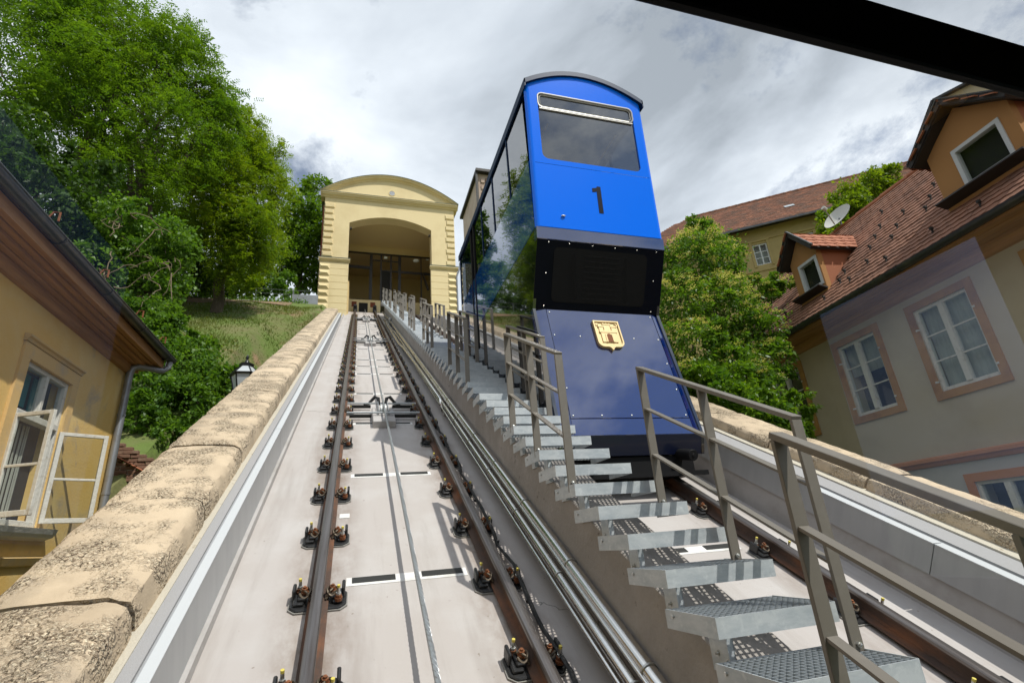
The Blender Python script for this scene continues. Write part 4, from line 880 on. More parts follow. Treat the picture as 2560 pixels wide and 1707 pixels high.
# soffit boards
NB_ = 5
for k in range(NB_):
    x0 = -4.2+0.083*k; x1 = x0+0.079; z = 5.40+0.03*k+(0.012 if k % 2 else 0)
    hp(MB().box(x0, x1, -4, YC+0.28, z, z+0.075), 'soffit_board', 'wood_soffit', bevel=0.006)
hp(MB().box(-4.2, -3.765, -4, YC+0.27, 5.645, 5.66), 'soffit_light_stop', 'dark_wood')  # unseen sheet added to stop light leaking between the soffit boards
hp(MB().prism([(0, 5.30), (0.05, 5.31), (0.08, 5.36), (0.08, 5.40), (0, 5.40)], lambda u, v, w: (WXL+u, w, v), -4, YC), 'eaves_moulding', 'wood_soffit')
hp(MB().box(-3.785, -3.766, -4, YC+0.3, 5.50, 5.72), 'fascia_board', 'wood_soffit')
m = MB().prism([(-3.72, 5.775), (-3.72, 5.81), (-9.0, 9.2), (-9.0, 9.1), (-4.2, 6.0), (-4.2, 5.7), (-3.76, 5.755)], lambda u, v, w: (u, w, v), -4, YC+0.35); hp(m, 'roof', 'tile_old')
GX, GZ, GR = -3.69, 5.70, 0.075
m = MB(); pr = [(GR*math.cos(R(a)), GR*math.sin(R(a))) for a in range(180, 361, 15)]; pi_ = [(x*0.93, z*0.93) for x, z in reversed(pr)]
m.prism(pr+pi_, lambda u, v, w: (GX+u, w, GZ+v), -4, YC+0.42); gut = hp(m, 'gutter', 'gutter', smooth=True)
m = MB().tube([(GX+GR, -4, GZ+0.004), (GX+GR, YC+0.42, GZ+0.004)], 0.012, 8); m.build('rolled_edge', M_['gutter'], gut, smooth=True)
for y in np.arange(0.4, 9.6, 1.28):
    MB().tube([(GX+(GR+0.006)*math.cos(R(a)), y, GZ+(GR+0.006)*math.sin(R(a))) for a in range(180, 361, 20)], 0.007, 5).build('gutter_bracket', M_['gutter'], gut)
for y in (3.9, 5.3, 6.6, 7.9, 9.0):
    hp(MB().tube([(-3.72, y, 5.81), (-3.68, y, 5.89), (-3.62, y, 5.89), (-3.62, y, 5.78)], 0.011, 5), 'snow_hook', 'rust')
dp = MB().tube([(GX, YC+0.33, GZ-0.06), (GX-0.01, YC+0.33, GZ-0.16), (GX-0.08, YC+0.30, GZ-0.24), (-4.02, YC-0.03, GZ-0.27), (-4.10, YC-0.06, GZ-0.31), (-4.125, YC-0.07, GZ-0.42), (-4.125, YC-0.07, -0.5)], 0.055, 14); hp(dp, 'downpipe', 'downpipe', smooth=True)
for z in (4.55, 3.3): hp(MB().cyl((-4.125, YC-0.07, z), (-4.125, YC-0.07, z+0.04), 0.062, 14), 'pipe_collar', 'downpipe', smooth=True)

# ---- ruined brick wall behind the house
bw = thing('brick_wall', 'crumbling old brick wall with red tile cap behind the ochre house', 'wall', T(-4.6, 10.6, 2.5))
bmes = [MB().box(0, 0.235, 0, 0.11, 0, 0.062).mesh('brick', M_['brick_old'], bevel=0.006) for _ in range(2)]
for r_ in range(22):
    for c in range(9):
        x = -0.75+c*0.245+(0.12 if r_ % 2 else 0)+random.uniform(-0.01, 0.01); z = 0.6+r_*0.072
        if z > 1.98 - (x+0.3)*0.62: continue
        o = link('brick', bmes[c % 2], bw, T(x, random.uniform(-0.025, 0.02), z)); o.rotation_euler.z = random.uniform(-0.04, 0.04)
MB().prism([(-0.8, 0), (0.95, 0), (0.95, 0.98), (-0.8, 2.05)], lambda u, v, w: (u, w, v), 0.03, 0.3).build('wall_core', M_['mortar'], bw)
ctm = MB().box(0, 0.19, -0.06, 0.22, 0, 0.022).mesh('cap_tile', M_['tile_new'], bevel=0.006)
for k in range(9):
    x = -0.78+k*0.19; o = link('cap_tile', ctm, bw, T(x, random.uniform(-0.03, 0.02), 2.10-(k*0.19)*0.60)); o.rotation_euler.y = 0.54

# ---- street lantern
lp = thing('street_lamp', 'black street lantern with white glass panes peeking over the left parapet', 'street lamp', T(-2.72, 11.15, 2.6))
MB().tube([(0, 0, 0), (0, 0, 0.5), (0, 0, 2.78)], [0.07, 0.05, 0.035], 10).build('pole', M_['lamp_black'], lp, smooth=True)
def frus(z0, r0, z1, r1, mi=0, m=None):
    m = m or MB(); P = [(math.cos(R(a)), math.sin(R(a))) for a in range(45, 405, 60)]; P = [(math.cos(R(a)), math.sin(R(a))) for a in range(0, 360, 60)]
    m.add([(x*r0, y*r0, z0) for x, y in P]+[(x*r1, y*r1, z1) for x, y in P], [(i, (i+1) % 6, 6+(i+1) % 6, 6+i) for i in range(6)]+[tuple(reversed(range(6))), tuple(range(6, 12))], mi); return m
frus(2.80, 0.15, 3.28, 0.27).build('glass_body', M_['lamp_glass'], lp)
frus(3.31, 0.30, 3.50, 0.12).build('glass_roof', M_['lamp_glass'], lp)
m = MB()
for a in range(0, 360, 60):
    c, s_ = math.cos(R(a)), math.sin(R(a)); m.bar((c*0.155, s_*0.155, 2.79), (c*0.277, s_*0.277, 3.29), 0.022, 0.022); m.bar((c*0.305, s_*0.305, 3.31), (c*0.125, s_*0.125, 3.505), 0.02, 0.02)
m.build('frame_bars', M_['lamp_black'], lp); frus(3.28, 0.30, 3.315, 0.315).build('eaves_ring', M_['lamp_black'], lp); frus(2.75, 0.10, 2.80, 0.165).build('base_ring', M_['lamp_black'], lp)
frus(3.50, 0.14, 3.56, 0.15).build('cap', M_['lamp_black'], lp); MB().tube([(0, 0, 3.55), (0, 0, 3.62), (0, 0, 3.66), (0, 0, 3.71), (0, 0, 3.78)], [0.06, 0.045, 0.02, 0.035, 0.008], 10).build('finial', M_['lamp_black'], lp, smooth=True)

# ================================================================== RIGHT HOUSE
an = R(7); hn_ = Vector((math.cos(an), -math.sin(an), 0)); hd_ = Vector((math.sin(an), math.cos(an), 0))
ROTH = Matrix(((hn_.x, hd_.x, 0, 0), (hn_.y, hd_.y, 0, 0), (0, 0, 1, 0), (0, 0, 0, 1)))
RB = Vector((8.0, 6.0, 0.0)); RI = T(*(-RB))
rh = thing('house', 'cream house with brown window surrounds and red tiled roof with dormers on the right', 'house', ROTH @ T(*RB))
def rp(mb, name, mt, parent=None, **kw): return mb.build(name, M_[mt] if isinstance(mt, str) else [M_[k] for k in mt], parent or rh, M=None if parent else RI, **kw)
WIN = [(3.36, 4.30), (5.261, 6.200), (7.045, 7.965), (9.15, 10.07)]       # sash openings u0,u1
ZS0, ZS1 = 3.915, 5.33
m = MB(); edges = [-3.0] + [e for w in WIN for e in w] + [12.6]
for i in range(0, len(edges), 2): m.box(8.0, 8.4, edges[i], edges[i+1], 2.84, 5.80)
for a, b in WIN: m.box(8.0, 8.4, a, b, 2.84, ZS0).box(8.0, 8.4, a, b, ZS1, 5.80)
m.box(8.0, 14, 12.3, 12.6, -2, 5.80)
rp(m, 'upper_wall', 'cream')
LW = (5.34, 6.24); m = MB().box(8.0, 8.4, -3, LW[0], -2, 2.84).box(8.0, 8.4, LW[1], 12.6, -2, 2.84).box(8.0, 8.4, LW[0], LW[1], 2.50, 2.84).box(8.0, 8.4, LW[0], LW[1], -2, 1.0); rp(m, 'lower_wall', 'cream_low')
rp(MB().prism([(0, 2.80), (-0.03, 2.81), (-0.05, 2.86), (-0.09, 2.88), (-0.09, 2.93), (0, 2.96)], lambda u, v, w: (8.0+u, w, v), -3, 12.5), 'string_course', 'trim_orange')
def surround(a, b, z0, z1, t, mt, par):
    for q in ((a-t, a-0.001, z0-t, z1+t), (b+0.001, b+t, z0-t, z1+t), (a, b, z0-t, z0-0.001), (a, b, z1+0.001, z1+t)):
        MB().box(7.975, 8.0, *q).build('surround', M_[mt], par)
def house_window(a, b, z0, z1, mt, blind, closed=True):
    fr_ = rp(MB().box(8.02, 8.10, a, a+0.05, z0, z1).box(8.02, 8.10, b-0.05, b, z0, z1).box(8.02, 8.10, a+0.05, b-0.05, z1-0.05, z1).box(8.02, 8.10, a+0.05, b-0.05, z0, z0+0.06), 'window', 'old_white', bevel=0.004)
    surround(a, b, z0, z1, 0.125, mt, fr_)
    c = (a+b)/2; MB().box(8.0, 8.08, c-0.045, c+0.045, z0+0.06, z1-0.05).build('mullion', M_['old_white'], fr_)
    for u0, u1 in ((a+0.05, c-0.045), (c+0.045, b-0.05)):
        for q in (1, 2): zz = z0+0.06+(z1-z0-0.11)*q/3; MB().box(8.03, 8.06, u0, u1, zz-0.012, zz+0.012).build('glazing_bar', M_['old_white'], fr_)
        MB().add([(8.05, u0, z0+0.06), (8.05, u1, z0+0.06), (8.05, u1, z1-0.05), (8.05, u0, z1-0.05)], [(0, 1, 2, 3)]).build('pane', M_['glass_clear'], fr_)
    MB().box(8.30, 8.31, a, b, z0, z1).build('dark_room', M_['room_dark'], fr_)
    if blind: MB().box(8.16, 8.17, a+0.03, b-0.02, z0+(z1-z0)*(1-blind), z1).build('curtain', M_['curtain'], fr_)
    else: MB().box(8.16, 8.17, a+0.03, a+0.22, z0, z1).build('curtain', M_['curtain'], fr_)
    for zz in (z0+0.15, z1-0.35):
        for u in (a-0.02, b+0.02): MB().box(7.965, 8.02, u-0.02, u+0.02, zz, zz+0.03).build('hinge', M_['old_white'], fr_)
house_window(*WIN[0], ZS0, ZS1, 'trim_brown', 0.9); house_window(*WIN[1], ZS0, ZS1, 'trim_brown', 0.98); house_window(*WIN[2], ZS0, ZS1, 'trim_brown', 0.45); house_window(*WIN[3], ZS0, ZS1, 'trim_brown', 0.0)
house_window(LW[0], LW[1], 1.0, 2.50, 'trim_orange', 0.0)
# eaves
for k in range(4): rp(MB().box(7.40+0.15*k, 7.545+0.15*k, -3, 12.7, 5.76-0.003*k, 5.80-0.003*k), 'soffit_board', 'wood_soffit')
rp(MB().prism([(0, 5.58), (-0.05, 5.60), (-0.07, 5.68), (-0.12, 5.72), (-0.12, 5.755), (0, 5.755)], lambda u, v, w: (8.0+u, w, v), -3, 12.5), 'eaves_cornice', 'wood_soffit')
m = MB(); pr = [(0.085*math.cos(R(a)), 0.085*math.sin(R(a))) for a in range(180, 361, 15)]; pi_ = [(x*0.93, z*0.93) for x, z in reversed(pr)]
m.prism(pr+pi_, lambda u, v, w: (7.34+u, w, 5.87+v), -3, 12.7); rp(m, 'gutter', 'gutter', smooth=True)
for u in (3.2, 5.6, 8.0, 10.4): rp(MB().tube([(7.34+0.09*math.cos(R(a)), u, 5.87+0.09*math.sin(R(a))) for a in range(180, 361, 20)], 0.008, 5), 'gutter_bracket', 'gutter')
# roof with courses of flat tiles
E0, E1 = (7.40, 5.87), (10.40, 9.07); RL = math.hypot(E1[0]-E0[0], E1[1]-E0[1]); cd_, cz_ = (E1[0]-E0[0])/RL, (E1[1]-E0[1])/RL
def rf(t, u, h): return (E0[0]+cd_*t-cz_*h, u, E0[1]+cz_*t+cd_*h)
rp(MB().prism([(0, -0.10), (RL, -0.10), (RL, -0.02), (0, -0.02)], lambda a, b, w: rf(a, w, b), -3, 12.7), 'roof_deck', 'dark_wood')
rp(MB().add([(10.4, -3, 9.05), (10.4, 12.7, 9.05), (14.5, 12.7, 4.9), (14.5, -3, 4.9)], [(0, 1, 2, 3)]), 'roof_rear', 'tile_old')
def tile_field(T0, T1, U0, U1, fn, cs=0.15, tw=0.165, seed=1, skip=None):
    rg = np.random.default_rng(seed); m = MB(); j = 0; t = T0
    while t < T1:
        u = U0 - (tw/2 if j % 2 else 0)
        while u < U1:
            if not (skip and skip(t, u+tw/2)):
                g = 0.003; a, b = u+g, u+tw-g; h = 0.030+rg.normal(0, 0.003); dz = rg.normal(0, 0.004)
                P = [(t-0.02+dz, a), (t-0.045+dz, (a+b)/2), (t-0.02+dz, b), (t+cs+0.03, b), (t+cs+0.03, a)]
                H = [h, h, h, 0.008, 0.008]
                vs = [fn(p[0], p[1], hh) for p, hh in zip(P, H)] + [fn(p[0], p[1], hh-0.018) for p, hh in zip(P, H)]
                m.add(vs, [(0, 1, 2, 3, 4), (0, 5, 6, 1), (1, 6, 7, 2), (2, 7, 8, 3), (4, 9, 5, 0)])
            u += tw
        t += cs; j += 1
    return m
def in_dormer(t, u):
    d = E0[0]+cd_*t
    for c, hw in ((8.125, 0.42), (4.385, 0.66)):
        if abs(u-c) < hw and d > 8.02 and d < 9.0: return True
    return False
stuff(rp(tile_field(0.0, RL-0.05, 1.2, 12.6, rf, skip=in_dormer), 'roof_tiles', 'tile'))
m = MB()
for k in range(31): 
    u = 1.2+k*0.37; m.tube([(10.42, u, 9.06+0.01*(k % 2)), (10.42, u+0.385, 9.07+0.01*(k % 2))], 0.085, 8)
stuff(rp(m, 'ridge_tiles', 'tile_new'))
sg = MB().box(-0.01, 0.03, -0.006, 0.006, 0.02, 0.14).box(-0.02, 0.03, -0.02, 0.02, 0.10, 0.14).mesh('snow_guard', M_['dark_wood'])
for t, u in [(0.5, 9.3), (0.9, 9.1), (1.2, 9.35), (0.6, 8.9), (0.45, 7.6), (0.8, 7.35), (1.15, 7.4), (0.6, 7.0), (0.9, 6.7), (1.5, 6.9), (1.9, 6.95), (2.3, 7.0), (1.3, 6.3), (1.7, 6.35), (2.2, 6.4), (1.6, 5.7), (2.0, 5.75), (2.5, 5.85), (2.9, 5.9), (3.1, 7.3), (0.5, 6.1), (0.5, 5.2), (0.4, 4.4), (0.7, 3.6), (1.6, 9.9), (1.0, 10.2)]:
    x, y, z = rf(t, u, 0.0); link('snow_guard', sg, rh, RI @ T(x, y, z))
def dormer(c, hw, ez, az, wb, wt, w0, w1, name, tiles):
    """gabled dormer: c centre, hw half width, ez eave height, az apex height, window z wb..wt, u w0..w1"""
    fd = 8.0; zb = E0[1]+(fd-E0[0])*cz_/cd_-0.03
    par = rp(MB().prism([(c-hw, zb), (w0, zb), (w0, ez), (c-hw, ez)], lambda u, v, w: (w, u, v), fd, fd+0.12).prism([(w1, zb), (c+hw, zb), (c+hw, ez), (w1, ez)], lambda u, v, w: (w, u, v), fd, fd+0.12).box(fd, fd+0.12, w0, w1, zb, wb).box(fd, fd+0.12, w0, w1, wt, ez).prism([(c-hw, ez), (c+hw, ez), (c, az-0.08)], lambda u, v, w: (w, u, v), fd, fd+0.12), name, 'dormer_ochre')
    for sgn in (-1, 1):
        u = c+sgn*hw; bd_ = E0[0]+(ez-E0[1])*cd_/cz_
        MB().prism([(fd+0.121, zb), (bd_+0.1, ez), (fd+0.121, ez)], lambda a, b, w: (a, w, b), u-sgn*0.06, u).build('cheek', M_['dormer_red'], par)
        # roof slope
        sl_ = (az-ez+0.06)/(hw+0.12); ln = math.hypot(hw+0.14, (hw+0.14)*sl_); cu, cz2 = (hw+0.14)/ln, (hw+0.14)*sl_/ln
        bk = E0[0]+(az-E0[1])*cd_/cz_+0.05
        def dfn(t, a, h, sgn=sgn, cu=cu, cz2=cz2, ln=ln): return (a, c+sgn*(cu*(ln-t)+cz2*h), az+0.02-cz2*(ln-t)+cu*h)
        MB().prism([(0, -0.055), (ln, -0.055), (ln, -0.005), (0, -0.005)], lambda a, b, w: dfn(a, w, b), fd-0.20, bk).build('roof_board', M_['dark_wood'], par)
        if sgn < 0 and tiles:
            ns, nt_ = 4, 7; tl = MB().box(-0.10, 0.10, -0.02, ln/ns+0.03, 0, 0.016).mesh('roof_tile', M_['tile_new'])
            for j in range(ns):
                for q in range(nt_):
                    p0 = Vector(dfn(ln*j/ns, fd-0.12+q*(bk-fd+0.1)/nt_+(0.1 if j % 2 else 0), 0.018)); p1 = Vector(dfn(ln*(j+1)/ns, fd-0.12+q*(bk-fd+0.1)/nt_+(0.1 if j % 2 else 0), 0.004))
                    dv = (p1-p0).normalized(); xv = Vector((1, 0, 0)); nv = xv.cross(dv).normalized()
                    if nv.z < 0: xv = -xv; nv = xv.cross(dv)
                    mm = Matrix(((xv.x, dv.x, nv.x, p0.x), (xv.y, dv.y, nv.y, p0.y), (xv.z, dv.z, nv.z, p0.z), (0, 0, 0, 1)))
                    link('roof_tile', tl, par, mm)
        else:
            stuff(tile_field(0, ln-0.05, fd-0.2, bk, lambda t, a, h: dfn(t, a, h), cs=0.14, seed=4).build('roof_tiles', M_['tile_new'], par))
        MB().bar((fd-0.21, c+sgn*0.0, az+0.035), (fd-0.21, c+sgn*(hw+0.15), az+0.035-(hw+0.15)*sl_), 0.03, 0.10, (0, 0, 1)).build('bargeboard', M_['dark_wood'], par)
        MB().bar((fd-0.21, c, az+0.10), (fd-0.21, c+sgn*(hw+0.16), az+0.10-(hw+0.16)*sl_), 0.06, 0.02, (0, 0, 1)).build('verge_flashing', M_['gutter'], par)
    for q in ((w0, w0+0.06, wb, wt), (w1-0.06, w1, wb, wt), (w0+0.06, w1-0.06, wt-0.06, wt), (w0+0.06, w1-0.06, wb, wb+0.06)): MB().box(fd-0.02, fd+0.08, *q).build('window_frame', M_['white_frame'], par)
    MB().add([(fd+0.03, w0+0.06, wb+0.06), (fd+0.03, w1-0.06, wb+0.06), (fd+0.03, w1-0.06, wt-0.06), (fd+0.03, w0+0.06, wt-0.06)], [(0, 1, 2, 3)]).build('pane', M_['glass_clear'], par)
    MB().box(fd+0.13, fd+0.14, w0, w1, wb, wt).build('dark_room', M_['room_dark'], par)
    MB().bar((fd-0.10, c-hw-0.02, wb-0.09), (fd-0.10, c+hw+0.02, wb-0.09), 0.22, 0.03, (0.3, 0, 1)).build('apron_flashing', M_['dark_wood'], par)
dormer(8.125, 0.40, 7.55, 8.10, 6.72, 7.40, 7.76, 8.32, 'dormer', True)
dormer(4.385, 0.64, 7.58, 8.13, 6.74, 7.42, 3.92, 4.66, 'dormer', False)
# ---- satellite dish
dsh = thing('satellite_dish', 'white satellite dish on the ridge of the red roofed house', 'satellite dish', ROTH @ T(10.35, 9.12, 9.0))
Rd = 0.36; m = MB(); axd = Vector((-0.80, -0.18, 0.55)).normalized(); e1 = axd.cross(Vector((0, 0, 1))).normalized(); e2 = e1.cross(axd)
c0 = Vector((0, 0, 0.42)); rings = 6; sg_ = 28
for side, off in ((0, 0.0), (1, -0.012)):
    o = len(m.v)
    for i in range(rings+1):
        for k in range(sg_): r_ = Rd*i/rings; a = 2*math.pi*k/sg_; m.v.append(tuple(c0+(e1*math.cos(a)+e2*math.sin(a)*1.08)*max(r_, 0.001)+axd*(0.28*r_*r_/Rd-0.1+off)))
    for i in range(rings):
        for k in range(sg_): k2 = (k+1) % sg_; m.f.append((o+i*sg_+k, o+i*sg_+k2, o+(i+1)*sg_+k2, o+(i+1)*sg_+k)); m.m.append(0)
m.build('reflector', M_['dish'], dsh, smooth=True)
MB().tube([c0-e2*0.36+axd*0.0, c0+axd*0.42-e2*0.12], 0.016, 6).build('feed_arm', M_['stone_grey'], dsh)
MB().tube([c0+axd*0.36-e2*0.10, c0+axd*0.47-e2*0.12], 0.05, 8).build('receiver', M_['dish'], dsh)
MB().tube([(0.05, 0, -0.1), (0.05, 0, 0.35), tuple(c0-axd*0.12)], 0.022, 8).build('mast', M_['fence_grey'], dsh)

# ================================================================== BACKGROUND BUILDINGS
an2 = R(127); bd2 = Vector((math.sin(an2), math.cos(an2), 0)); bn2 = Vector((-math.cos(an2), math.sin(an2), 0)); P0 = Vector((19.554, 18.016, 0))
ROTB = Matrix(((bd2.x, bn2.x, 0, P0.x), (bd2.y, bn2.y, 0, P0.y), (0, 0, 1, 0), (0, 0, 0, 1)))   # local: along, depth, up
bb = thing('house', 'long yellow house with mottled red tile roof behind the elder bush', 'house', ROTB)
def bp(mb, name, mt, parent=None, **kw): return mb.build(name, M_[mt], parent or bb, **kw)
BW = [(-2.55, -1.75), (-0.37, 0.33), (1.78, 2.52), (3.9, 4.7), (6.1, 6.9)]
ed = [-7.5]+[e for w in BW for e in w]+[14]; m = MB()
for i in range(0, len(ed), 2): m.box(ed[i], ed[i+1], 0, 0.5, 4, 16.62)
for a, b in BW: m.box(a, b, 0, 0.5, 4, 14.50).box(a, b, 0, 0.5, 15.72, 16.62)
bp(m, 'wall', 'back_yellow')
for z, h in ((15.90, 0.05), (14.15, 0.12)): bp(MB().box(-7.5, 14, -0.05, 0, z, z+h), 'string_course', 'back_yellow')
for a, b in BW:
    w_ = bp(MB().box(a, b, 0.06, 0.14, 14.50, 14.57).box(a, b, 0.06, 0.14, 15.65, 15.72).box(a, a+0.06, 0.06, 0.14, 14.57, 15.65).box(b-0.06, b, 0.06, 0.14, 14.57, 15.65).box((a+b)/2-0.03, (a+b)/2+0.03, 0.06, 0.14, 14.57, 15.65).box(a+0.06, b-0.06, 0.07, 0.13, 15.25, 15.29).box(a+0.06, b-0.06, 0.07, 0.13, 14.9, 14.94), 'window', 'white_frame')
    MB().add([(a, 0.11, 14.5), (b, 0.11, 14.5), (b, 0.11, 15.72), (a, 0.11, 15.72)], [(0, 1, 2, 3)]).build('pane', M_['glass_clear'], w_); MB().box(a, b, 0.40, 0.42, 14.5, 15.72).build('curtain', M_['curtain'], w_)
    MB().box(a-0.16, b+0.16, -0.06, 0, 15.84, 15.95).build('hood', M_['back_yellow'], w_); MB().box(a-0.12, a-0.001, -0.04, 0, 14.4, 15.83).build('jamb', M_['back_yellow'], w_); MB().box(b+0.001, b+0.12, -0.04, 0, 14.4, 15.83).build('jamb', M_['back_yellow'], w_)
# hipped roof
Er, Rr_ = (-0.5, 16.55), (5.0, 21.23); rl2 = math.hypot(Rr_[0]-Er[0], Rr_[1]-Er[1]); c1, c2 = (Rr_[0]-Er[0])/rl2, (Rr_[1]-Er[1])/rl2
def bf(t, u, h): return (u, Er[0]+c1*t-c2*h, Er[1]+c2*t+c1*h)
m = MB().add([(-7.9, -0.5, 16.52), (14.2, -0.5, 16.52), (14.2, 5.0, 21.20), (-2.95, 5.0, 21.20), (-7.9, 10.5, 16.52), (14.2, 10.5, 16.52)], [(0, 1, 2, 3), (0, 3, 4), (3, 2, 5, 4)]); bp(m, 'roof', 'dark_wood')
stuff(tile_field(0, rl2-0.02, -8, 14, bf, cs=0.30, tw=0.32, seed=9, skip=lambda t, u: u < -7.9+4.95*t/rl2+0.1).build('roof_tiles', M_['tile_old'], bb))
bp(MB().box(-7.9, 14.2, -0.62, -0.5, 16.42, 16.54), 'gutter', 'gutter')
sk_ = MB().add([bf(2.6, 2.0, 0.06), bf(2.6, 2.5, 0.06), bf(3.05, 2.5, 0.06), bf(3.05, 2.0, 0.06)], [(0, 1, 2, 3)]); bp(sk_, 'skylight', 'lamp_glass')
m = MB()
for k in range(43): u = -3.0+k*0.4; m.tube([(u, 5.0, 21.22), (u+0.42, 5.0, 21.24)], 0.12, 7)
stuff(bp(m, 'ridge_tiles', 'tile_old'))
gb = thing('house', 'tall beige gable rising behind the big dormer at the right edge', 'house', T(30.2, 13.7, 10))
m = MB().prism([(2.2, 10.95), (0.0, 13.35), (-3.5, 12.4), (-9, 12.4), (-9, -4), (2.6, -4)], lambda u, v, w: (w, u, v), 0, 6); m.build('wall', M_['back_beige'], gb)
m = MB().bar((-0.1, 2.35, 10.9), (-0.1, 0.0, 13.47), 0.3, 0.14, (0, 1, 1)).bar((-0.1, 0.0, 13.45), (-0.1, -3.5, 12.5), 0.3, 0.14, (0, 0, 1)); m.build('verge', M_['dark_wood'], gb)
tw = thing('tower', 'old plastered tower with dark eaves seen between the station and the blue car', 'tower', T(11.9, 46.0, 15))
TX0, TZ = 0.0, 26.6
m = MB().box(0.25, 9, 0.3, 9, 0, TZ); m.build('wall', M_['tower_stone'], tw); MB().box(-0.1, 9.4, -0.3, 9.4, TZ, TZ+0.35).build('eaves', M_['dark_wood'], tw); MB().box(-0.1, 0.10, -0.1, 0.2, 0, TZ-0.01).build('corner_pipe', M_['dark_wood'], tw)
for k in range(9): MB().box(0.55, 0.95, 0.18, 0.3, TZ-1.2-k*0.9, TZ-0.7-k*0.9).build('corner_stone', M_['tower_stone'], tw)
MB().tube([(2.0, 0.15, 0), (2.0, 0.15, TZ-0.3), (2.0, -0.2, TZ-0.1)], 0.09, 8).build('downpipe', M_['gutter'], tw); MB().box(1.85, 2.15, -0.1, 0.25, TZ-0.5, TZ-0.01).build('hopper', M_['gutter'], tw)
for k in range(6): MB().box(1.1+k*1.15, 1.6+k*1.15, 0.12, 0.3, TZ-1.3, TZ-0.6).build('frieze_panel', M_['brick_old'], tw)

# ---- hilltop railing and low wall
fn = thing('fence', 'thin grey railing along the path at the top of the grassy slope', 'fence', T(-6, 29.2, 15.9))
for x in (-5.6, -3.9, -2.25, -0.15, 1.85): MB().box(x-0.03, x+0.03, -0.03, 0.03, -0.1, 1.05).build('post', M_['fence_grey'], fn)
for z in (0.15, 0.45, 0.75, 1.03): MB().cyl((-6.5, 0, z), (3.0, 0, z), 0.016, 6).build('rail', M_['fence_grey'], fn)
tag(MB().box(-9.8, -3.5, 28.75, 28.95, 15.6, 15.98).build('path_kerb', M_['curb'], bevel=0.02), 'pale concrete kerb along the top of the grassy slope', 'kerb')
lw = thing('retaining_wall', 'low grey plaster wall between the slope and the yellow station', 'wall', T(-3.6, 28.0, 14.2))
MB().box(-1.5, 0.95, 0, 0.35, -1.0, 1.15).build('wall', M_['stone_grey'], lw, bevel=0.02); MB().box(-0.5, 0.9, 0.4, 0.5, 1.0, 2.1).build('board_panel', M_['downpipe'], lw); MB().box(-1.2, -0.3, -0.25, 0.05, -0.8, 0.85).build('rendered_block', M_['cream_low'], lw, bevel=0.05)
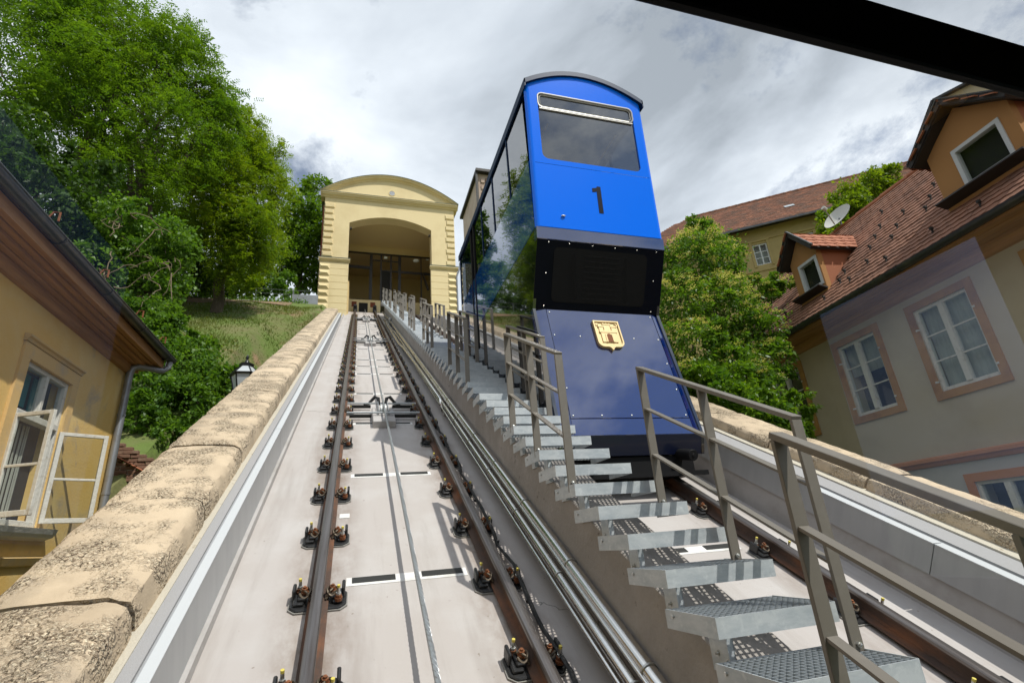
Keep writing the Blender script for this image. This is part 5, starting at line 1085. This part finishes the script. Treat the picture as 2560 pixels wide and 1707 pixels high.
# ================================================================== VEGETATION
BLOB = {
    'locust_big': [(-12.41, 18.0, 21.32, 2.15), (-10.89, 18.5, 22.79, 2.0), (-8.96, 19.0, 21.83, 1.9), (-10.76, 18.0, 18.08, 2.08), (-8.35, 18.5, 18.24, 2.06), (-7.5, 19.0, 21.61, 1.29), (-8.9, 18.5, 15.84, 1.68), (-12.33, 17.5, 18.0, 1.72), (-14.12, 18.5, 26.55, 2.35), (-12.21, 19.0, 26.71, 1.81), (-9.02, 19.5, 24.43, 1.09), (-10.95, 19.0, 21.34, 2.29), (-6.52, 19.5, 19.62, 1.05), (-6.6, 19.5, 21.65, 0.63)],
    'locust_right': [(-6.88, 22.5, 19.75, 1.88), (-5.36, 22.5, 18.56, 1.35), (-5.72, 22.0, 16.17, 1.61), (-7.15, 22.0, 17.28, 1.69), (-5.41, 23.0, 21.26, 1.04), (-7.0, 23.0, 22.38, 1.42), (-8.23, 23.5, 20.58, 1.67), (-5.13, 22.5, 16.12, 1.22), (-5.71, 22.0, 14.51, 0.99)],
    'dark_tree': [(-10.12, 15.0, 13.2, 1.3), (-9.03, 15.0, 12.1, 1.18), (-8.12, 15.5, 11.43, 1.11), (-10.8, 15.0, 14.55, 1.21), (-8.8, 15.0, 10.53, 1.04), (-8.78, 16.0, 13.44, 1.06)],
    'understory': [(-10.76, 24.0, 17.33, 1.92), (-9.54, 25.0, 17.21, 2.02), (-8.7, 26.0, 16.97, 2.1), (-9.59, 25.0, 15.2, 1.6), (-7.77, 27.0, 16.66, 1.39), (-10.46, 23.0, 14.65, 1.78), (-11.07, 22.0, 15.96, 1.74), (-6.98, 28.9, 17.12, 0.96), (-8.81, 25.0, 18.23, 1.69), (-8.28, 29.4, 16.84, 0.9), (-9.46, 28.6, 16.53, 1.13), (-10.57, 28.0, 16.13, 1.19), (-7.61, 29.5, 17.12, 0.76), (-6.28, 29.8, 17.11, 0.57), (-9.07, 29.0, 17.39, 1.26)],
    'chestnut': [(-4.27, 33.0, 25.43, 1.47), (-3.84, 33.0, 22.81, 1.43), (-4.53, 33.0, 21.46, 1.53), (-3.76, 33.5, 27.62, 1.05), (-5.61, 33.0, 20.74, 1.13), (-3.79, 33.0, 19.97, 1.14), (-3.3, 33.5, 24.53, 1.08), (-4.93, 33.0, 23.51, 1.17)],
    'hill_tree': [(-6.16, 31.0, 20.14, 0.94), (-5.44, 31.0, 18.48, 0.93), (-6.57, 31.0, 18.39, 0.81), (-6.83, 30.6, 17.07, 0.49), (-4.67, 31.0, 17.55, 0.65)],
    'ivy': [(-7.02, 15.5, 10.99, 0.9), (-6.17, 15.5, 11.64, 0.81), (-7.3, 15.0, 11.76, 0.77), (-6.45, 15.5, 9.95, 0.88), (-6.15, 16.0, 10.51, 0.69), (-7.39, 15.0, 10.01, 0.85), (-6.4, 15.0, 8.7, 0.73), (-5.98, 15.8, 11.26, 0.58)],
    'ivy_low': [(-5.33, 13.6, 7.48, 0.71), (-4.56, 13.4, 6.78, 0.74), (-5.13, 13.0, 6.24, 0.66), (-4.35, 12.8, 5.7, 0.69), (-3.98, 13.4, 6.37, 0.56), (-4.89, 12.4, 5.32, 0.49), (-4.23, 12.2, 4.83, 0.4), (-5.58, 13.2, 7.1, 0.54), (-5.7, 14.6, 8.68, 0.52), (-4.37, 13.8, 7.36, 0.44), (-3.63, 13.4, 6.48, 0.33)],
    'elder': [(9.07, 10.5, 9.46, 0.93), (10.2, 10.8, 9.73, 0.69), (7.75, 10.0, 7.71, 0.79), (9.17, 10.2, 7.77, 0.98), (11.08, 10.8, 8.63, 0.54), (12.48, 10.8, 9.22, 0.31), (11.85, 10.8, 8.96, 0.3), (10.0, 10.0, 7.0, 0.76), (7.42, 9.5, 6.15, 0.82), (8.49, 9.4, 5.63, 0.73), (9.88, 9.6, 6.05, 0.53), (6.7, 9.2, 5.33, 0.6), (9.83, 11.0, 10.61, 0.59), (8.9, 9.2, 5.16, 0.54)],
    'shrub': [(6.89, 8.2, 4.76, 0.47), (7.45, 8.0, 4.45, 0.5), (7.86, 7.8, 4.06, 0.38), (6.74, 8.4, 5.18, 0.4), (8.7, 8.0, 4.45, 0.28), (7.48, 8.3, 5.16, 0.36), (7.95, 7.6, 3.82, 0.26)],
    'ridge_tree': [(18.93, 12.5, 14.37, 0.74), (21.19, 12.8, 15.75, 0.69), (17.27, 12.2, 12.8, 0.58), (22.89, 13.0, 16.61, 0.48), (19.28, 12.5, 13.63, 0.62), (16.54, 12.0, 11.7, 0.39)],
}
for k_, f_ in (('elder', 0.78), ('shrub', 0.80)):      # these grow close behind the right parapet
    BLOB[k_] = [tuple(CAM[i]+(b[i]-CAM[i])*f_ for i in range(3))+(b[3]*f_,) for b in BLOB[k_]]
def quads_mesh(name, V, nv, tint, mats, mi=None):
    """V (n,nv,3) polygons of nv corners -> one mesh with a per-face tint"""
    n = len(V); me = bpy.data.meshes.new(name)
    me.vertices.add(n*nv); me.loops.add(n*nv); me.polygons.add(n)
    me.vertices.foreach_set('co', V.reshape(-1).astype(np.float32))
    me.loops.foreach_set('vertex_index', np.arange(n*nv, dtype=np.int32))
    me.polygons.foreach_set('loop_start', np.arange(0, n*nv, nv, dtype=np.int32))
    if mi is not None: me.polygons.foreach_set('material_index', mi.astype(np.int32))
    a = me.attributes.new('tint', 'FLOAT', 'FACE'); a.data.foreach_set('value', tint.astype(np.float32))
    for m in mats: me.materials.append(m)
    me.update(calc_edges=True); return me
def unit(v): return v/np.maximum(np.linalg.norm(v, axis=-1, keepdims=True), 1e-9)
def leaf_quads(P, D, size, width, rg, droop=0.0, up=0.55):
    """diamond leaves at P along D; normals biased upward"""
    n = len(P); U = unit(rg.normal(0, 1, (n, 3)) + np.array([0, 0, up*2.0])); S = unit(np.cross(D, U)); L = size[:, None]*D; W = (size*width)[:, None]*S
    Nn = np.cross(S, D)
    mid = P+L*0.45
    return np.stack([P, mid+W*0.5-Nn*(size*0.06)[:, None], P+L-np.array([0, 0, 1])*(size*droop)[:, None], mid-W*0.5-Nn*(size*0.06)[:, None]], 1)
def crown(blobs, n_clump, per, leaf, width, seed, style='broad', shell=0.5, spread=0.26, base=None, sat=True):
    rg = np.random.default_rng(seed); Vs, Ts = [], []
    kids = []
    for b in blobs:                       # smaller boughs break up the outline
        for _ in range(4 if sat else 0):
            d = unit(rg.normal(0, 1, 3)+np.array([0, 0, 0.15])); f = rg.uniform(0.22, 0.40)
            kids.append(tuple(np.array(b[:3])+d*b[3]*rg.uniform(0.85, 1.08))+(b[3]*f,))
    blobs = [b[:3]+(b[3]*(0.93 if sat else 1),) for b in blobs]+kids
    vol = np.array([b[3]**2 for b in blobs]); vol = vol/vol.sum()
    for b, w in zip(blobs, vol):
        c = np.array(b[:3])-base; Rb = b[3]; k = max(6, int(n_clump*w))
        d = unit(rg.normal(0, 1, (k, 3))); r_ = Rb*(shell+(1.04-shell)*rg.random(k)**0.55)
        cc = c + d*r_[:, None]; ct = np.clip(rg.normal(0.5, 0.22, k), 0, 1)
        cr = Rb*spread*rg.uniform(0.6, 1.4, k)
        if style == 'pinnate':     # feathery sprays: a drooping axis with paired leaflets
            ax = unit(d*np.array([1, 1, 0.5]) + rg.normal(0, 0.6, (k, 3)) + np.array([0, 0, -0.15]))
            for s in range(per):
                o = cc + rg.normal(0, 1, (k, 3))*cr[:, None]*0.75; a = unit(ax+rg.normal(0, 0.45, (k, 3))); sd_ = unit(np.cross(a, rg.normal(0, 0.4, (k, 3))+np.array([0, 0, 1.0])))
                ln = leaf*rg.uniform(3.2, 5.0, k)
                tt = np.clip(ct+rg.normal(0, 0.16, k), 0, 1)
                for q in range(5):
                    f = (q+0.6)/5
                    p = o + a*(ln*f)[:, None] - np.array([0, 0, 1])*(ln*0.28*f*f)[:, None]
                    for sg in (-1, 1):
                        D = unit(a*0.55+sd_*sg + np.array([0, 0, -0.25]))
                        sz = leaf*rg.uniform(0.75, 1.25, k); W = unit(np.cross(D, rg.normal(0, 0.5, (k, 3))+np.array([0, 0, 1.0])))*(sz*width*0.5)[:, None]; m_ = p+D*(sz*0.5)[:, None]
                        Vs.append(np.stack([p, m_+W, p+D*sz[:, None], m_-W], 1)); Ts.append(tt)
        else:
            for s in range(per):
                o = cc + rg.normal(0, 1, (k, 3))*cr[:, None]*np.array([1, 1, 0.75])*0.62
                D = unit(unit(o-c)*0.7+rg.normal(0, 0.75, (k, 3))+np.array([0, 0, -0.25])); sz = leaf*rg.uniform(0.6, 1.35, k)
                Vs.append(leaf_quads(o, D, sz, width, rg, 0.15)); Ts.append(np.clip(ct+rg.normal(0, 0.2, k), 0, 1))
    return np.concatenate(Vs), np.concatenate(Ts)
def branch(p0, p1, r0, r1, rg, n=7, wob=0.06):
    p0, p1 = np.array(p0, float), np.array(p1, float); L = np.linalg.norm(p1-p0)
    pts = [p0+(p1-p0)*t+np.array([0, 0, 1])*L*0.10*math.sin(math.pi*t)+(rg.normal(0, wob*L*0.35, 3) if 0 < t < 1 else 0) for t in np.linspace(0, 1, n)]
    return pts, [r0+(r1-r0)*t for t in np.linspace(0, 1, n)]
def tree(key, name, label, root, fork, r0, mat_, n_clump, per, leaf, width, seed, style='broad', cat='tree', shell=0.5, spread=0.26, trunk=True, extra=None, group=None):
    rg = np.random.default_rng(seed+100); bl = BLOB[key]; base = np.array(root, float)
    t = thing(name, label, cat, T(*root), group)
    V, tn = crown(bl, n_clump, per, leaf, width, seed, style, shell, spread, base)
    mats = [M_[mat_]]; mi = None
    if extra:
        V2, t2 = extra(bl, base, rg); mats.append(M_['blossom']); mi = np.concatenate([np.zeros(len(V)), np.ones(len(V2))]); V = np.concatenate([V, V2]); tn = np.concatenate([tn, t2])
    link('crown', quads_mesh('crown', V, 4, tn, mats, mi), t)
    if trunk:
        m = MB(); fk = np.array(fork)-base; P, Rr = branch((0, 0, 0), fk, r0, r0*0.6, rg, 8, 0.04); m.tube(P, Rr, 9)
        for b in bl:
            c = np.array(b[:3])-base; P, Rr = branch(fk*rg.uniform(0.6, 1.0), c+rg.normal(0, 0.15*b[3], 3), r0*0.42, r0*0.10, rg, 7, 0.12); m.tube(P, Rr, 6)
            for _ in range(3):
                e = c+unit(rg.normal(0, 1, 3))*b[3]*0.85; P, Rr = branch(c, e, r0*0.12, r0*0.03, rg, 5, 0.15); m.tube(P, Rr, 5)
        m.build('trunk', M_['bark'], t, smooth=True)
    return t
tree('locust_big', 'locust_tree', 'huge feathery light green locust tree filling the upper left corner', (-9.2, 19.2, 9.6), (-8.8, 18.8, 14.0), 0.36, 'leaf_locust', 1700, 10, 0.12, 0.44, 1, 'pinnate', shell=0.35, spread=0.30)
tree('locust_right', 'locust_tree', 'bright yellow green locust tree with drooping foliage left of the station', (-6.6, 23.4, 12.6), (-6.4, 23.0, 16.5), 0.26, 'leaf_bright', 1150, 10, 0.115, 0.44, 2, 'pinnate', shell=0.35, spread=0.30)
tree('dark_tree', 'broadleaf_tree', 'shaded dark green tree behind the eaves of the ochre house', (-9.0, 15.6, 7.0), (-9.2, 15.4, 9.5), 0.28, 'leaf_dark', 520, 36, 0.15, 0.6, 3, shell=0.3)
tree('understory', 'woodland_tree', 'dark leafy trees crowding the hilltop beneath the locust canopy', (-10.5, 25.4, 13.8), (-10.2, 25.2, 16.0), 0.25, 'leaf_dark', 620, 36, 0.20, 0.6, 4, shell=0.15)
tree('chestnut', 'chestnut_tree', 'upright chestnut tree growing directly beside the left wall of the station', (-4.6, 33.2, 16.0), (-4.4, 33.1, 19.0), 0.2, 'leaf_locust', 560, 34, 0.22, 0.6, 5, shell=0.35)
tree('hill_tree', 'young_tree', 'small young tree by the hilltop railing between the locust and the chestnut', (-6.3, 31.1, 16.0), (-6.3, 31.1, 17.4), 0.07, 'leaf_ivy', 200, 26, 0.17, 0.6, 6, shell=0.2)
tree('ivy', 'ivy', 'ivy draped trunk and undergrowth climbing below the big locust tree', (-7.0, 15.6, 7.2), (-6.9, 15.5, 9.5), 0.22, 'leaf_ivy', 560, 38, 0.105, 0.75, 7, cat='ivy', shell=0.55)
tree('ivy_low', 'ivy_hedge', 'dense ivy hedge between the ochre house and the grassy slope', (-5.2, 13.4, 5.2), (-5.2, 13.4, 6.0), 0.10, 'leaf_ivy', 900, 40, 0.085, 0.8, 8, cat='hedge', shell=0.6, trunk=False)
def elder_bloom(bl, base, rg):
    Vs, Ts = [], []
    for b in bl:
        c = np.array(b[:3])-base; k = int(40*b[3]**2/0.3)
        d = unit(rg.normal(0, 1, (k, 3))+np.array([-0.25, -0.35, 0.75])); p = c+d*b[3]*rg.uniform(0.92, 1.10, (k, 1)); tt = rg.random(k)
        for q in range(26):
            o = p+np.stack([rg.normal(0, 0.052, k), rg.normal(0, 0.052, k), rg.normal(0, 0.012, k)], 1); D = unit(rg.normal(0, 1, (k, 3))*np.array([1, 1, 0.3])); sz = np.full(k, 0.028)
            Vs.append(leaf_quads(o, D, sz, 0.9, rg, 0, 1.5)); Ts.append(np.clip(tt+rg.normal(0, 0.2, k), 0, 1))
    return np.concatenate(Vs), np.concatenate(Ts)
tree('elder', 'elder_bush', 'big elder bush with pale flower clusters right of the blue car', (6.6, 8.0, 0.8), (6.7, 7.9, 4.4), 0.12, 'leaf_elder', 1300, 34, 0.085, 0.5, 9, cat='bush', shell=0.45, extra=elder_bloom)
tree('shrub', 'laurel_shrub', 'glossy bright green shrub just behind the right parapet', (5.6, 6.4, 0.0), (5.6, 6.4, 2.6), 0.05, 'leaf_shrub', 380, 30, 0.085, 0.42, 10, cat='shrub', shell=0.4)
tree('ridge_tree', 'small_tree', 'round green tree rising behind the ridge of the cream house', (19.2, 12.5, 5.0), (19.2, 12.4, 11.5), 0.10, 'leaf_bright', 330, 34, 0.14, 0.6, 12, shell=0.45)
# dry vines hanging in the undergrowth
rg = np.random.default_rng(5); vn = thing('dead_vine', 'bare pale vine stems hanging in front of the ivy below the locust', 'vine', T(-6.3, 15.0, 9.0))
for k in range(16):
    p = np.array([rg.uniform(-0.9, 1.1), rg.uniform(-0.9, -0.2), rg.uniform(0.2, 2.6)]); pts = [p.copy()]; d = rg.normal(0, 1, 3)*np.array([1, 0.4, 1])
    for q in range(9): d = d*0.75+rg.normal(0, 0.8, 3)*np.array([1, 0.4, 1])+np.array([0, 0, -0.25]); pts.append(pts[-1]+unit(d)*0.17)
    MB().tube(pts, list(np.linspace(0.016, 0.006, 10)), 5).build('stem', M_['vine'], vn, smooth=True)
# grass on the slope
rg = np.random.default_rng(3); n = 42000
gx_, gy_ = rg.uniform(-11.5, -2.25, n), rg.uniform(13.2, 28.6, n)
keep = (gy_ < 26.15+0.35*np.sin(gx_*1.7)) & ((np.sin(gx_*1.7+gy_*0.6)+np.sin(gy_*1.9-gx_*0.8)+rg.normal(0, 0.9, n)) > -0.7); gx_, gy_ = gx_[keep], gy_[keep]; n = len(gx_)
gz_ = np.array([ground_z(a, b) for a, b in zip(gx_, gy_)])
P = np.stack([gx_, gy_, gz_-0.01], 1); h = rg.uniform(0.05, 0.15, n)*(1+0.5*np.sin(gx_*2.1)*np.sin(gy_*1.7)); D = unit(rg.normal(0, 0.55, (n, 3))+np.array([0, -0.1, 1.0])); S = unit(np.cross(D, rg.normal(0, 1, (n, 3))))
Wd = 0.016
Vg = np.stack([P-S*Wd, P+S*Wd, P+D*h[:, None]+S*0.004, P+D*h[:, None]-S*0.004], 1)
tn = np.clip(0.45+0.35*np.sin(gx_*0.9+1)*np.sin(gy_*0.7)+rg.normal(0, 0.25, n), 0, 1)
o = stuff(link('grass', quads_mesh('grass', Vg, 4, tn, [M_['grass']]))); tag(o, 'patchy grass and weeds covering the slope left of the station', 'grass')
# weeds along the hilltop
n = 2600; wx, wy = rg.uniform(-10.5, -3.2, n), rg.uniform(27.9, 30.2, n); wz = np.array([ground_z(a, b) for a, b in zip(wx, wy)])+rg.uniform(0, 0.45, n)*rg.random(n)
P = np.stack([wx, wy, wz], 1); V = leaf_quads(P, unit(rg.normal(0, 1, (n, 3))+np.array([0, 0, 0.6])), rg.uniform(0.08, 0.18, n), 0.5, rg)
o = stuff(link('weeds', quads_mesh('weeds', V, 4, rg.random(n), [M_['leaf_ivy']]))); tag(o, 'leafy weeds growing along the hilltop path and railing', 'weeds')
